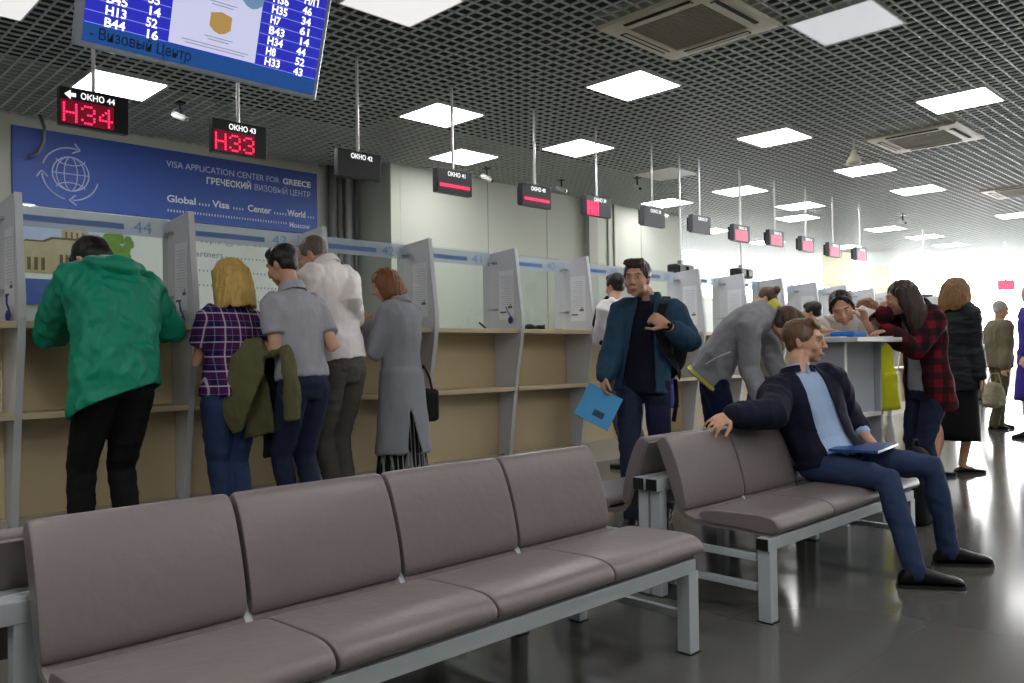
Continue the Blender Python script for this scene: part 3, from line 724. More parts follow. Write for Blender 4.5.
def bench(label, x0, nseat, y0, sgn, group, dz=0):
    """y0: back line; sgn -1 faces the camera side"""
    xs = [x0 + i * PW for i in range(nseat)]; xe = x0 + nseat * PW
    t = thing('waiting_bench', label, 'bench', ((x0 + xe) / 2, y0 + sgn * .3, 0), group); o = V(((x0 + xe) / 2, y0 + sgn * .3, 0))
    for i, x in enumerate(xs):
        s = sub(part('seat', seat_pad(x + .003, x + PW - .003, sgn, y0, dz), m_lea, t, wo=o, smooth=True))
        b = sub(part('backrest', back_pad(x + .006, x + PW - .006, sgn, y0, dz), m_lea, t, wo=o, smooth=True))
        part('seat_shell', shell(x + .012, x + PW - .012, sgn, y0, dz), m_lea, t, wo=o, angle=40)
    Y = lambda q: y0 + sgn * q
    part('front_rail', MB().box(x0 - .03, xe - .02, Y(.515), Y(.46), .292, .342, bev=.003), m_steel, t, wo=o)
    part('back_rail', MB().box(x0 - .05, xe + .02, Y(-.067), Y(-.007), .475, .53, bev=.003), m_steel, t, wo=o)
    for xx, dx in ((x0 - .034, .006), (xe - .022, .006)): part('end_cap', MB().box(xx, xx + dx, Y(.513), Y(.462), .294, .34), m_cap, t, wo=o)
    for xx in (x0 - .054, xe + .016): part('end_cap', MB().box(xx, xx + .006, Y(-.065), Y(-.009), .477, .528), m_cap, t, wo=o)
    for xx in (x0 - .02, xe - .065):
        l = part('leg', MB().box(xx, xx + .06, Y(.515), Y(.46), .004, .296, bev=.003), m_steel, t, wo=o); link('foot_glide', MB().box(xx - .002 - o.x, xx + .062 - o.x, Y(.52) - o.y, Y(.455) - o.y, 0, .006).mesh('foot_glide', m_cap), l)
        l = part('post', MB().box(xx, xx + .05, Y(-.067), Y(-.012), .004, .476, bev=.003), m_steel, t, wo=o); link('foot_glide', MB().box(xx - .002 - o.x, xx + .052 - o.x, Y(-.070) - o.y, Y(-.009) - o.y, 0, .006).mesh('foot_glide', m_cap), l)
        for z in (.12, .24): part('side_brace', MB().box(xx + .012, xx + .04, Y(.446), Y(-.021), z, z + .028, bev=.002), m_steel, t, wo=o)
    for x in xs[1:]:
        part('bracket', MB().prism([V((x - .012, Y(a), z + dz)) for a, z in ((.50, .338), (.14, .352), (.10, .375), (.07, .43), (.05, .42), (.075, .36), (.12, .325), (.50, .325))], (.024, 0, 0)), m_steel, t, wo=o)
    return t
bench('long mauve four-seat bench in front, facing the camera', .53, 4, 2.20, -1, 'mauve waiting benches')
bench('mauve bench back to back behind the long front one, mostly hidden', .25, 4, 2.345, 1, 'mauve waiting benches', -.035)
bench('mauve three-seat bench with the seated man in the navy blazer', 3.05, 3, 2.155, -1, 'mauve waiting benches')
bench('mauve bench behind the seated man, facing the counter', 3.05, 3, 2.30, 1, 'mauve waiting benches', -.01)

# ---------------------------------------------------------------- standing desk
m_desk = mat('desk_grey', srgb(160, 164, 172), .5); m_dtop = mat('desk_top', srgb(206, 206, 204), .4)
t = thing('standing_desk', 'high grey writing desk where two women are leaning', 'desk', (5.35, 2.35, 0)); o = V((5.35, 2.35, 0))
part('desktop', MB().box(4.95, 5.72, 2.08, 2.52, 1.14, 1.17, bev=.005), m_dtop, t, wo=o)
part('side_panel', MB().box(5.03, 5.055, 2.2, 2.5, .0, 1.14), m_desk, t, wo=o); part('side_panel', MB().box(5.58, 5.605, 2.2, 2.5, .0, 1.14), m_desk, t, wo=o)
part('back_panel', MB().box(5.055, 5.58, 2.46, 2.48, .0, 1.14), m_desk, t, wo=o)
part('front_panel', MB().box(5.055, 5.58, 2.24, 2.255, .68, 1.14), m_desk, t, wo=o)
part('shelf', MB().box(5.055, 5.58, 2.2, 2.46, .655, .68), m_dtop, t, wo=o); part('edge_strip', MB().box(5.026, 5.058, 2.194, 2.2, 0, 1.14), m_dtop, t, wo=o)
part('lower_panel', MB().box(5.055, 5.58, 2.30, 2.315, .06, .655), m_desk, t, wo=o)
m_bluef = mat('folder_blue', srgb(30, 110, 190), .35)
single('blue_folder', MB().box(-.11, .11, -.08, .08, 0, .04, bev=.018), m_bluef, 'bright blue folder lying on the high desk', 'folder', (5.24, 2.26, 1.171))
for i, (x, y, r) in enumerate(((5.52, 2.24, .4), (5.2, 2.36, -.2))):
    single('paper_sheet', MB().box(-.1, .1, -.14, .14, 0, .006, M=Matrix.Rotation(r, 4, 'Z')), m_paper, ['white paper sheet under the plaid woman\'s hand on the high desk', 'white paper sheet under the leaning woman on the high desk'][i], 'paper', (x, y, 1.171))
# ================================================================ people
def fuse(mb, vox, smooth=4, fac=.5):
    me = mb.mesh('tmp', [])
    o = bpy.data.objects.new('tmp', me); COL.objects.link(o)
    r = o.modifiers.new('r', 'REMESH'); r.mode = 'VOXEL'; r.voxel_size = vox; r.adaptivity = 0
    if smooth: s = o.modifiers.new('s', 'SMOOTH'); s.factor = fac; s.iterations = smooth
    dg = bpy.context.evaluated_depsgraph_get(); dg.update()
    out = bpy.data.meshes.new_from_object(o.evaluated_get(dg))
    bpy.data.objects.remove(o); bpy.data.meshes.remove(me)
    return out
def fold(me, amp, fr=(9, 9, 5), seed=0, fine=.35):
    me.update(); n = len(me.vertices)
    co = np.empty(n * 3); me.vertices.foreach_get('co', co); co = co.reshape(-1, 3)
    no = np.empty(n * 3); me.vertices.foreach_get('normal', no); no = no.reshape(-1, 3)
    h = np.array([(1 - 2 * abs(noise.noise((c[0] * fr[0] + seed, c[1] * fr[1], c[2] * fr[2])))) * .7 + fine * noise.noise((c[0] * fr[0] * 2.6 + seed, c[1] * fr[1] * 2.6 + 9, c[2] * fr[2] * 3.2)) - .35 for c in co])
    co = co + no * (h * amp)[:, None]
    me.vertices.foreach_set('co', co.ravel()); me.update()
def cut(me, fn):
    bm = bmesh.new(); bm.from_mesh(me)
    dead = [f for f in bm.faces if fn(f.calc_center_median())]
    bmesh.ops.delete(bm, geom=dead, context='FACES')
    bv = [v for v in bm.verts if v.is_boundary]; nb_ = {v: [e.other_vert(v) for e in v.link_edges if e.is_boundary] for v in bv}
    for _ in range(8):
        q = {v: (v.co * .5 + sum((w.co for w in nb_[v]), V((0, 0, 0))) * (.5 / max(1, len(nb_[v])))) for v in bv}
        for v in bv: v.co = q[v]
    bm.to_mesh(me); bm.free()
def finish(name, me, m, parent, base, label=None, solid=0):
    me.name = name; me.materials.clear()
    for q in (m if isinstance(m, (list, tuple)) else [m]): me.materials.append(q)
    me.transform(Matrix.Translation(-V(base)))
    me.polygons.foreach_set('use_smooth', [True] * len(me.polygons)); me.update()
    o = link(name, me, parent)
    if solid: s = o.modifiers.new('thickness', 'SOLIDIFY'); s.thickness = solid; s.offset = 1
    if label: o['label'] = label
    return o
def ik(a, c, l1, l2, pole):
    """joint between a and c; if c is out of reach the limb stretches straight toward it"""
    d = c - a; L = d.length; u = d.normalized()
    if L > (l1 + l2) * .995: c = a + u * (l1 + l2) * .995; L = (l1 + l2) * .995
    x = (l1 * l1 - l2 * l2 + L * L) / (2 * L); h = math.sqrt(max(0, l1 * l1 - x * x))
    p = V(pole) - a; p = p - u * p.dot(u)
    if p.length < 1e-6: p = V((0, 0, -1)) - u * (-u.z)
    return a + u * x + p.normalized() * h, c

SKIN = mat('skin', srgb(205, 158, 132), .55, spec=.35, bump=.05, bscale=200)
SKIN2 = mat('skin_tan', srgb(186, 138, 108), .55, spec=.35)
M_EYE = mat('eye_white', srgb(190, 180, 170), .3); M_IRIS = mat('eye_iris', srgb(40, 28, 22), .2); M_LIP = mat('lip', srgb(182, 124, 106), .5)
def hand(mb, wr, h, nrm, s, side, curl=.5, spread=.16, thumb=.6):
    """wr wrist, h pointing direction, nrm back-of-hand direction, side +1 if the thumb is on the +lateral side (lateral = h x nrm)"""
    h = h.normalized(); nrm = (nrm - h * nrm.dot(h)).normalized(); l = h.cross(nrm) * side
    k = s
    rings = []
    for t, w, d in ((-.012, .026, .019), (.01, .031, .018), (.045, .041, .016), (.08, .041, .0135), (.092, .036, .010)):
        rings.append([wr + h * t * k + (l * math.cos(a) * w + nrm * math.sin(a) * d) * k for a in [i * math.pi / 6 for i in range(12)]])
    mb.loft(rings)
    for i, (off, ln, r) in enumerate(((.031, .074, .0088), (.0105, .082, .009), (-.010, .076, .0086), (-.030, .060, .0078))):
        a = wr + (h * .082 + l * off) * k; sp = spread * (1.2 - i * .8)
        d = (h + l * sp * .6).normalized(); pts = [a]; rr = [r * k]
        c = curl * (1 + .12 * i)
        for j, q in enumerate((.46, .30, .24)):
            ang = c * (.55 if j == 0 else .75 if j == 1 else .5)
            d = (d * math.cos(ang) - nrm * math.sin(ang)).normalized() if j == 0 else Quaternion(l * side if False else d.cross(nrm).normalized(), 0) @ d
            if j: d = (d * math.cos(ang) + (-nrm * d.dot(h) + h * d.dot(nrm)).normalized() * math.sin(ang)).normalized() if abs(d.dot(h)) + abs(d.dot(nrm)) > 1e-4 else d
            pts.append(pts[-1] + d * ln * q * k); rr.append(r * (1 - .1 * (j + 1)) * k)
        mb.tube(pts, rr, 8)
    a = wr + (h * .022 + l * .028) * k
    d = (h * .62 + l * .75 - nrm * .25 * thumb).normalized(); b = a + d * .042 * k
    d2 = (h * .92 + l * .28 - nrm * .55 * thumb).normalized(); c = b + d2 * .032 * k; e = c + (d2 - nrm * .2).normalized() * .026 * k
    mb.tube([a - h * .008, b, c, e], [.0135 * k, .0115 * k, .0098 * k, .0082 * k], 8)

def head_prims(mb, H, k, fem):
    E = lambda c, r: mb.ell(H(*c), [H(r[0], 0, 0) - H(0, 0, 0), H(0, r[1], 0) - H(0, 0, 0), H(0, 0, r[2]) - H(0, 0, 0)], 18, 12)
    T = lambda ps, rs: mb.tube([H(*p) for p in ps], [r * k for r in rs], 8)
    E((0, -.012, .034), (.074, .092, .084)); E((0, .012, .0), (.068, .075, .088))
    E((0, .026, -.05), (.059 if not fem else .052, .060, .060)); E((0, .058, -.094), (.026, .022, .018))
    for s in (1, -1):
        E((s * .040, .062, -.028), (.026, .022, .028)); E((s * .046, .016, -.072), (.016, .036, .024))
        E((s * .075, -.012, -.008), (.008, .017, .030)); E((s * .080, -.020, .004), (.007, .012, .022))
        E((s * .013, .098, -.030), (.009, .010, .008))
    T([(-.040, .078, .030), (0, .088, .030), (.040, .078, .030)], [.011, .012, .011])
    T([(0, .088, .022), (0, .100, -.008), (0, .110, -.028)], [.008, .0095, .0125])
    E((0, .084, -.060), (.023, .011, .007)); E((0, .082, -.071), (.019, .011, .007))

def hair_prims(mb, H, k, style, rnd, low0=None):
    D = lambda a, b, c: H(a, b, c) - H(0, 0, 0)
    E = lambda c, r, t=0: mb.ell(H(*c), [D(r[0], 0, 0), D(0, r[1], 0), D(0, 0, r[2])], 18, 12)
    def Er(c, r, ang):   # tipped in the side plane
        ca, sa = math.cos(ang), math.sin(ang)
        mb.ell(H(*c), [D(r[0], 0, 0), D(0, r[1] * ca, r[1] * sa), D(0, -r[2] * sa, r[2] * ca)], 18, 12)
    T = lambda ps, rs: mb.tube([H(*p) for p in ps], [r * k for r in rs], 8)
    if style in ('short', 'crop', 'quiff', 'thin'):
        g = {'short': .012, 'crop': .007, 'quiff': .011, 'thin': .006}[style]
        Er((0, -.026, .046), (.076 + g, .088 + g, .074 + g), -.16)
        E((0, -.050, -.004), (.064 + g * .6, .050 + g * .7, .060))
        for s in (1, -1): E((s * .066, .002, .030), (.014 + g * .5, .040, .036))
        if style in ('short', 'quiff'): Er((0, .030, .098), (.066, .056, .030), -.35)
        if style == 'quiff':
            Er((.006, .034, .110), (.054, .034, .024), -.3)
            for i in range(6): a = -.048 + .096 * i / 5; T([(a, .032, .120), (a + .008, .054, .113), (a + .014, .066, .098)], [.014, .012, .008])
    elif style in ('bob', 'long', 'shag'):
        E((0, -.018, .046), (.088, .098, .082))
        low = low0 or {'bob': -.14, 'long': -.30, 'shag': -.14}[style]; w = {'bob': .088, 'long': .080, 'shag': .10}[style]
        nst = 26
        for i in range(nst):
            op_ = {'bob': 42, 'long': 64, 'shag': 44}[style]; a = math.radians(op_ + (360 - 2 * op_) * i / (nst - 1)) + math.pi / 2      # leaves the face open
            ca, sa = math.cos(a), math.sin(a)
            j = (rnd.random() - .5) * .016
            pull = -.02 if style == 'long' else 0
            pts = [(.045 * ca, .05 * sa - .015, .105), (.080 * ca, .088 * sa - .018, .05), ((w + .004) * ca, .098 * sa - .022, -.03), (w * ca * (1.05 if style != 'bob' else 1.12), .094 * sa - .026 + pull, -.10 if style != 'long' else -.14), (w * ca * (1.0 if style != 'bob' else 1.14) * (1.05 + j), .084 * sa - .03 + 1.5 * pull, low + j + (.03 * max(0, sa) if style != 'long' else 0))]
            T(pts, [.016, .020, .019, .017, .009])
        E((0, -.045, -.04), (w * .88, .062, .10))
        if style == 'long': E((0, -.075, -.17), (.066, .042, .13))
    elif style == 'bun':
        E((0, -.016, .040), (.082, .096, .080)); E((0, -.055, .0), (.068, .05, .062)); E((0, -.105, .075), (.042, .042, .04))
    elif style == 'tied':
        Er((0, -.022, .048), (.083, .094, .078), -.15); E((0, -.05, -.005), (.072, .056, .072))
        for s in (1, -1): T([(s * .012, .060, .110), (s * .060, .046, .072), (s * .077, .016, .01), (s * .074, -.02, -.03)], [.014, .016, .013, .012])
        E((0, -.105, -.03), (.034, .036, .04))

def person(label, S, pel, neck, th, head, hth, hp, arms, feet, wear, hair, skin=None, fem=False, vox=.009, face=False, group=None, knees=None, roll=0, bow=0, hs=1.0, hairvox=None, shoulders=None):
    """pel, neck, head: joint places in the hall; th body heading (degrees); hth, hp head heading and pitch"""
    skin = skin or SKIN
    rnd = random.Random(label)
    k = S / 1.75
    pel, neck, head = V(pel), V(neck), V(head)
    th = math.radians(th); hth = math.radians(hth); hp = math.radians(hp)
    f = V((math.cos(th), math.sin(th), 0)); l = V((-math.sin(th), math.cos(th), 0))
    up = (neck - pel).normalized(); L = (neck - pel).length
    ls = (l - up * l.dot(up)).normalized(); fs = ls.cross(up)
    hf = V((math.cos(hth) * math.cos(hp), math.sin(hth) * math.cos(hp), math.sin(hp)))
    hl = V((-math.sin(hth), math.cos(hth), 0)); hu = hf.cross(hl)
    if roll: q = Quaternion(hf, math.radians(roll)); hl = q @ hl; hu = q @ hu
    hk = (.5 + .5 * k) * hs
    def H(x, y, z): return head + (-hl * x + hf * y + hu * z) * hk
    base = V((pel.x, pel.y, 0))
    root = thing('person', label, 'person', base, group)
    # joints
    sw = (.098 if not fem else .088) * S
    shL, shR = neck - up * .045 * S + ls * sw, neck - up * .045 * S - ls * sw
    if shoulders: shL, shR = V(shoulders[0]) if shoulders[0] else shL, V(shoulders[1]) if shoulders[1] else shR
    sh = {'L': shL, 'R': shR}
    L1, L2 = .168 * S, .148 * S
    el, wr, ar = {}, {}, {}
    for s in 'LR':
        a = arms[s]; e, w = ik(sh[s], V(a[1]), L1, L2, V(a[0])); el[s], wr[s] = e, w
        if len(a) > 2 and a[2].get('x'): el[s], wr[s] = V(a[0]), V(a[1])
        ar[s] = a[2] if len(a) > 2 else {}
    hip = {'L': pel + ls * .05 * S - V((0, 0, .01)), 'R': pel - ls * .05 * S - V((0, 0, .01))}
    ank, kn = {}, {}
    for i, s in enumerate('LR'):
        fx = feet[i]; a = V((fx[0], fx[1], .085 * k if len(fx) < 4 else fx[3])); ank[s] = a
        t1, t2 = .245 * S, .238 * S
        d = (a - hip[s]).length
        if d > (t1 + t2) * .998: q = d / (t1 + t2) * 1.004; t1 *= q; t2 *= q
        pole = V(knees[i]) if knees else hip[s] + f * .6 + V((0, 0, -.4))
        kn[s], ank[s] = ik(hip[s], a, t1, t2, pole)
    # spine with an optional rounded back
    def spine(u):          # u: distance below the neck, may run past the pelvis
        t = u / L
        p = neck - up * u
        if t < 1: p = p - fs * bow * math.sin(math.pi * max(0, t))
        else:
            hd = V(wear.get('hang', up * -1)).normalized(); p = pel + hd * (u - L)
        return p
    def ring(u, w, d, n=24, off=0, e=2.3):
        c = spine(u) + fs * off
        return [c + ls * (math.copysign(abs(math.cos(a)) ** (2 / e), math.cos(a)) * w) + fs * (math.copysign(abs(math.sin(a)) ** (2 / e), math.sin(a)) * d) for a in [2 * math.pi * i / n for i in range(n)]]
    HW = wear.get('width', 1) * S / 1.75
    TS = [(-.03, .050, .050), (-.005, .085, .058), (.03, .150, .078), (.07, .188, .098), (.13, .192, .112), (.22, .178, .116), (.32, .163, .112), (.42, .160, .112), (.50, .168, .118)]
    TF = [(-.03, .044, .046), (-.005, .072, .054), (.03, .132, .072), (.07, .162, .090), (.13, .166, .112), (.22, .156, .116), (.32, .138, .098), (.42, .148, .104), (.50, .166, .118)]
    T = TF if fem else TS
    Ls = L / .54
    # ------------------------------------------------ body
    mb = MB()
    mb.loft([ring(u * Ls, w * .86 * HW, d * .84 * HW) for u, w, d in T])
    mb.ell(pel + up * .05, [ls * .12 * k, fs * .07 * k, up * .08 * k])
    nb = .054 if not fem else .046
    mb.tube([neck - up * .03, neck + (head - neck) * .4 - hf * .01, H(0, -.02, -.05)], [nb * 1.2 * k, nb * k, nb * k], 14)
    head_prims(mb, H, hk, fem)
    af = .86 if fem else 1
    for s in 'LR':
        m1 = (el[s] + wr[s]) / 2
        mb.tube([sh[s], sh[s].lerp(el[s], .5), el[s], el[s].lerp(wr[s], .3), wr[s]], [.050 * k * af, .044 * k * af, .037 * k * af, .038 * k * af, .0265 * k * af], 12)
        hd = V(ar[s].get('dir', wr[s] - el[s])); nn = V(ar[s].get('back', (0, 0, 1)))
        hand(mb, wr[s], hd, nn, (1.0 if not fem else .92) * k * ar[s].get('size', 1), ar[s].get('thumb', 1 if s == 'R' else -1) * -1, ar[s].get('curl', .6), ar[s].get('spread', .16))
        mb.tube([hip[s], hip[s].lerp(kn[s], .5), kn[s], kn[s].lerp(ank[s], .3), ank[s]], [.060 * k, .056 * k, .046 * k, .049 * k, .034 * k], 12)
        i = 'LR'.index(s); fd = V((math.cos(math.radians(feet[i][2])), math.sin(math.radians(feet[i][2])), 0))
        mb.tube([ank[s], ank[s] + V((0, 0, -.035 * k)) + fd * .02 * k, ank[s] + V((0, 0, -.05 * k)) + fd * .10 * k], [.034 * k, .034 * k, .024 * k], 8)
    body = fuse(mb, vox, 2)
    finish('body', body, skin, root, base)
    # ------------------------------------------------ face
    if face:
        for sgn in (1, -1):
            e = MB(); c = (sgn * .031, .0755, .008)
            e.ell(H(*c), [H(.0125, 0, 0) - H(0, 0, 0), H(0, .011, 0) - H(0, 0, 0), H(0, 0, .0048) - H(0, 0, 0)], 12, 8)
            e.ell(H(sgn * .031, .0835, .008), [H(.0058, 0, 0) - H(0, 0, 0), H(0, .0042, 0) - H(0, 0, 0), H(0, 0, .0050) - H(0, 0, 0)], 10, 7, mi=1)
            part('eye', e, [M_EYE, M_IRIS], root, wo=base, smooth=True)
            b = MB().tube([H(sgn * .014, .092, .027), H(sgn * .032, .0905, .0335), H(sgn * .050, .079, .028)], [.0030 * hk, .0036 * hk, .0022 * hk], 6)
            part('eyebrow', b, hair[1], root, wo=base, smooth=True)
        lp = MB().tube([H(-.022, .086, -.0655), H(0, .0965, -.0625), H(.022, .086, -.0655)], [.003 * hk, .0055 * hk, .003 * hk], 8).tube([H(-.018, .086, -.0685), H(0, .094, -.0715), H(.018, .086, -.0685)], [.003 * hk, .006 * hk, .003 * hk], 8)
        part('lips', lp, M_LIP, root, wo=base, smooth=True)
    # ------------------------------------------------ hair
    if hair:
        mb = MB(); hair_prims(mb, H, hk, hair[0], rnd, hair[2] if len(hair) > 2 else None)
        me = fuse(mb, hairvox or max(.006, vox * .8), 3); fold(me, .012 if hair[0] in ('bob', 'long', 'shag') else .005, (38, 38, 5), rnd.random() * 50)
        finish('hair', me, hair[1], root, base)
    # ------------------------------------------------ clothes
    def legs_prims(mb, g, r, top=.10, lo=0.0, wrap=1.0):
        hu_ = .0
        mb.loft([[spine(L - top * Ls * .98 + 0) + ls * math.cos(a) * .160 * HW * wrap * (.92 if not fem else .98) + fs * math.sin(a) * .112 * HW for a in [2 * math.pi * i / 20 for i in range(20)]],
                 [pel + ls * math.cos(a) * .168 * HW + fs * math.sin(a) * .122 * HW for a in [2 * math.pi * i / 20 for i in range(20)]],
                 [pel.lerp((kn['L'] + kn['R']) / 2, .22) + ls * math.cos(a) * .150 * HW + fs * math.sin(a) * .112 * HW for a in [2 * math.pi * i / 20 for i in range(20)]]])
        for s in 'LR':
            b_ = ank[s] + V((0, 0, lo)) ; hp_ = hip[s]
            mb.tube([hp_, hp_.lerp(kn[s], .5), kn[s], kn[s].lerp(b_, .35), kn[s].lerp(b_, .8), b_ - V((0, 0, .012))], [r[0] * k, r[1] * k, r[2] * k, r[3] * k, r[4] * k, r[4] * k], 16)
    for g in wear['items']:
        kind = g['k']
        mb = MB()
        vx = g.get('vox', vox)
        if kind == 'trousers':
            r = g.get('r', (.092, .082, .064, .062, .054))
            legs_prims(mb, g, r, g.get('top', .10))
            me = fuse(mb, vx, 5); fold(me, g.get('fold', .008), (8, 8, 11), rnd.random() * 50)
            o = finish(g.get('name', 'trousers'), me, g['m'], root, base, g.get('label'))
        elif kind == 'skirt':
            n = 28; rings = []
            z1 = g['to']; u0 = L - .08
            for i in range(9):
                t = i / 8; c = spine(L - .08 * Ls).lerp(V((pel.x, pel.y, z1)) + f * g.get('swing', 0), t); w = g['w0'] + (g['w1'] - g['w0']) * t; d = w * g.get('flat', .72)
                rings.append([c + ls * math.cos(a) * w * (1 + g.get('pleat', 0) * t * math.sin(a * 11)) + fs * math.sin(a) * d * (1 + g.get('pleat', 0) * t * math.sin(a * 11)) for a in [2 * math.pi * j / (n * 2) for j in range(n * 2)]])
            mb.loft(rings); me = mb.mesh('skirt', []); 
            o = finish('skirt', me, g['m'], root, base, g.get('label'))
        elif kind in ('top', 'coat'):
            e = g.get('ease', .0); hem = g['hem']; fl = g.get('flare', 1.0)
            rings = [ring(u * Ls if u < .5 else u, (w * g.get('w', 1)) * HW + e, d * g.get('d', 1) * HW + e) for u, w, d in T if not (g.get('low') and u < g['low'])]
            lw, ld = T[-1][1] * g.get('w', 1) * HW + e, T[-1][2] * g.get('d', 1) * HW + e
            for i in range(1, 6):
                t = i / 5; rings.append(ring(.50 * Ls + (hem - .50 * Ls + L - .0) * t if False else .50 * Ls + (L + hem - .50 * Ls) * t, lw * (1 + (fl - 1) * t), ld * (1 + (fl - 1) * t)))
            mb.loft(rings)
            slv = g.get('sleeve', 1.0)
            sr = g.get('sr', (.068, .060, .054, .050, .042))
            for s in 'LR':
                so = g.get('sleeve' + s, slv); A, B, C = sh[s], el[s], wr[s]
                A2 = A + (neck - A) * .25
                if so > 1.0:      # long: reaches the wrist by (so - 1)
                    t = so - 1; e_ = B.lerp(C, t)
                    mb.tube([A2, A, A.lerp(B, .5), B, B.lerp(C, t * .5), e_], [sr[0] * k + e, sr[0] * k + e, sr[1] * k + e, sr[2] * k + e, sr[3] * k + e, sr[4] * k + e], 16)
                    d = (C - B).normalized(); mb.tube([e_ - d * .01, e_ + d * .012], sr[4] * k + e * .8, 14, dome=False)
                elif so > 0:
                    e_ = A.lerp(B, so); d = (B - A).normalized()
                    mb.tube([A2, A, e_], [sr[0] * k + e, sr[0] * k + e, sr[1] * k * 1.02 + e], 16, dome=False)
            me = fuse(mb, vx, g.get('smooth', 5)); fold(me, g.get('fold', .010), g.get('ff', (9, 9, 5)), rnd.random() * 50)
            loc = lambda p: (p - neck)
            if g.get('slant'):        # uneven hem, (left drop, right drop) below the pelvis along the spine
                a_, b_ = g['slant']
                cut(me, lambda p: -(p - pel).dot(up) > a_ + (b_ - a_) * (.5 - (p - pel).dot(ls) / .5))
            if g.get('open'):          # unbuttoned front: half width at neck, chest, hem
                o0, o1 = g['open']; sh_ = g.get('shift', 0)
                def op(p):
                    q = p - neck; u = -q.dot(up); x = q.dot(ls) - sh_
                    t = min(1, max(0, u / (L + hem)))
                    return q.dot(fs) > -.0 and abs(x) < o0 + (o1 - o0) * t and u > -.07 and (p - (spine(max(u, 0)))).dot(fs) > .03
                cut(me, op)
            if g.get('vee'):
                w_, dp = g['vee']
                cut(me, lambda p: (p - neck).dot(fs) > .0 and 0 <= (-(p - neck).dot(up) + .06) < dp and abs((p - neck).dot(ls)) < w_ * (1 - (-(p - neck).dot(up) + .06) / dp))
            if g.get('slit'):
                cut(me, lambda p: (p - V((pel.x, pel.y, 0))).dot(f) < 0 and p.z < g['slit'][0] and abs((p - V((pel.x, pel.y, 0))).dot(l) - g['slit'][2]) < g['slit'][1] * (g['slit'][0] - p.z) / .4)
            if kind == 'top' or True:
                cut(me, lambda p: (p - spine(L + hem)).dot(up) < -.03 and False)
            o = finish(g.get('name', 'top'), me, g['m'], root, base, g.get('label'), solid=g.get('solid', .006 if (g.get('open') or g.get('vee') or g.get('slit') or g.get('slant')) else 0))
            # small parts that ride on it
            if g.get('collar'):
                c = MB(); cr = g.get('cr', .066) * k; hgt = g.get('ch', .04)
                hw_ = g.get('chead', .4); ax = (up * (1 - hw_) + (head - neck).normalized() * hw_).normalized(); c0 = neck + ax * .012 - fs * .004
                a1 = (ls - ax * ls.dot(ax)).normalized(); b1 = ax.cross(a1)
                gap = .35 if g.get('collar') == 'open' else .12
                ng = 22; rg = []
                for i in range(ng + 1):
                    a = math.pi / 2 + gap + (2 * math.pi - 2 * gap) * i / ng
                    sgn_ = b1 if b1.dot(fs) > 0 else -b1
                    q = a1 * math.cos(a) + sgn_ * math.sin(a)
                    tilt = .012
                    rg.append([c0 + q * cr * 1.16 - ax * .014, c0 + q * cr * 1.02 + ax * hgt, c0 + q * (cr * 1.02 + .007) + ax * hgt, c0 + q * (cr * 1.16 + .012) - ax * .016])
                c.loft(rg)
                part('collar', c, g.get('cm', g['m'] if not isinstance(g['m'], list) else g['m'][0]), o, wo=base, smooth=False)
            if g.get('hood'):
                c = MB(); c0 = neck + up * .015 - fs * .07
                for i in range(13):
                    a = math.pi * (-.08 + 1.16 * i / 12); q = ls * math.cos(a) * .115 - fs * math.sin(a) * .075
                    c.ell(c0 + q - up * (.02 + .05 * math.sin(a)), [ls * .05, fs * .042, up * .038], 10, 7)
                c.ell(c0 - fs * .04 - up * .06, [ls * .135, fs * .05, up * .085], 14, 9)
                hm = fuse(c, .009, 5); fold(hm, .010, (12, 12, 12), 3); finish('hood', hm, g['m'], o, base)
            if g.get('trim'):
                tr = MB(); tm = g['trim']
                rr_ = ring(L + hem - .01, lw * fl + .012, ld * fl + .012, 40); rr2 = ring(L + hem - .032, lw * fl + .012, ld * fl + .012, 40); rr3 = ring(L + hem - .032, lw * fl - .02, ld * fl - .02, 40); rr4 = ring(L + hem - .01, lw * fl - .02, ld * fl - .02, 40)
                tr.loft([rr_, rr2, rr3, rr4], cap=False, closed=True); part('hem_trim', tr, tm, o, wo=base)
        elif kind == 'shoes':
            for i, s in enumerate('LR'):
                fd = V((math.cos(math.radians(feet[i][2])), math.sin(math.radians(feet[i][2])), 0)); sd = V((-fd.y, fd.x, 0)); a = ank[s]; tip = V((0, 0, 1))
                zf = a.z - .085 * k; c = V((a.x, a.y, zf)); lift = 0
                w = g.get('w', 1) * k; h = g.get('h', 1.0); rings = []
                for t, wd, ht in ((-.075, .012, .03), (-.07, .026, .055), (-.045, .037, .088), (.0, .039, .102), (.04, .040, .094), (.09, .044, .076), (.14, .048, .060), (.18, .045, .052), (.203, .032, .042), (.214, .012, .024)):
                    ht = .012 + (ht - .012) * h
                    rings.append([c + fd * t * k + (sd * math.cos(q) * wd) * w + tip * (.012 + (ht - .012) * (.5 + .5 * math.sin(q)) ** .8) * k for q in [2 * math.pi * j / 14 for j in range(14)]])
                b_ = MB().loft(rings)
                so = part('shoe', b_, g['m'], root, wo=base, smooth=True)
                so_ = MB(); ol = [(-.08, .022), (-.06, .034), (0, .036), (.06, .038), (.13, .048), (.18, .044), (.21, .026), (.222, .008)]
                pts = [c + fd * t * k + sd * w_ * w for t, w_ in ol] + [c + fd * t * k - sd * w_ * w for t, w_ in ol[::-1]]
                so_.prism([p + tip * .001 for p in pts], tip * .014); part('sole', so_, g.get('sm', m_blk), so, wo=base)
                if g.get('laces'):
                    lc = MB()
                    for q in range(4): t = .045 + q * .024; z_ = (.082 - q * .009) * k; lc.tube([c + fd * t * k - sd * .02 + tip * z_, c + fd * t * k + tip * (z_ + .008), c + fd * t * k + sd * .02 + tip * z_], .0032, 6)
                    part('laces', lc, g['laces'], so, wo=base)
        elif kind == 'belt':
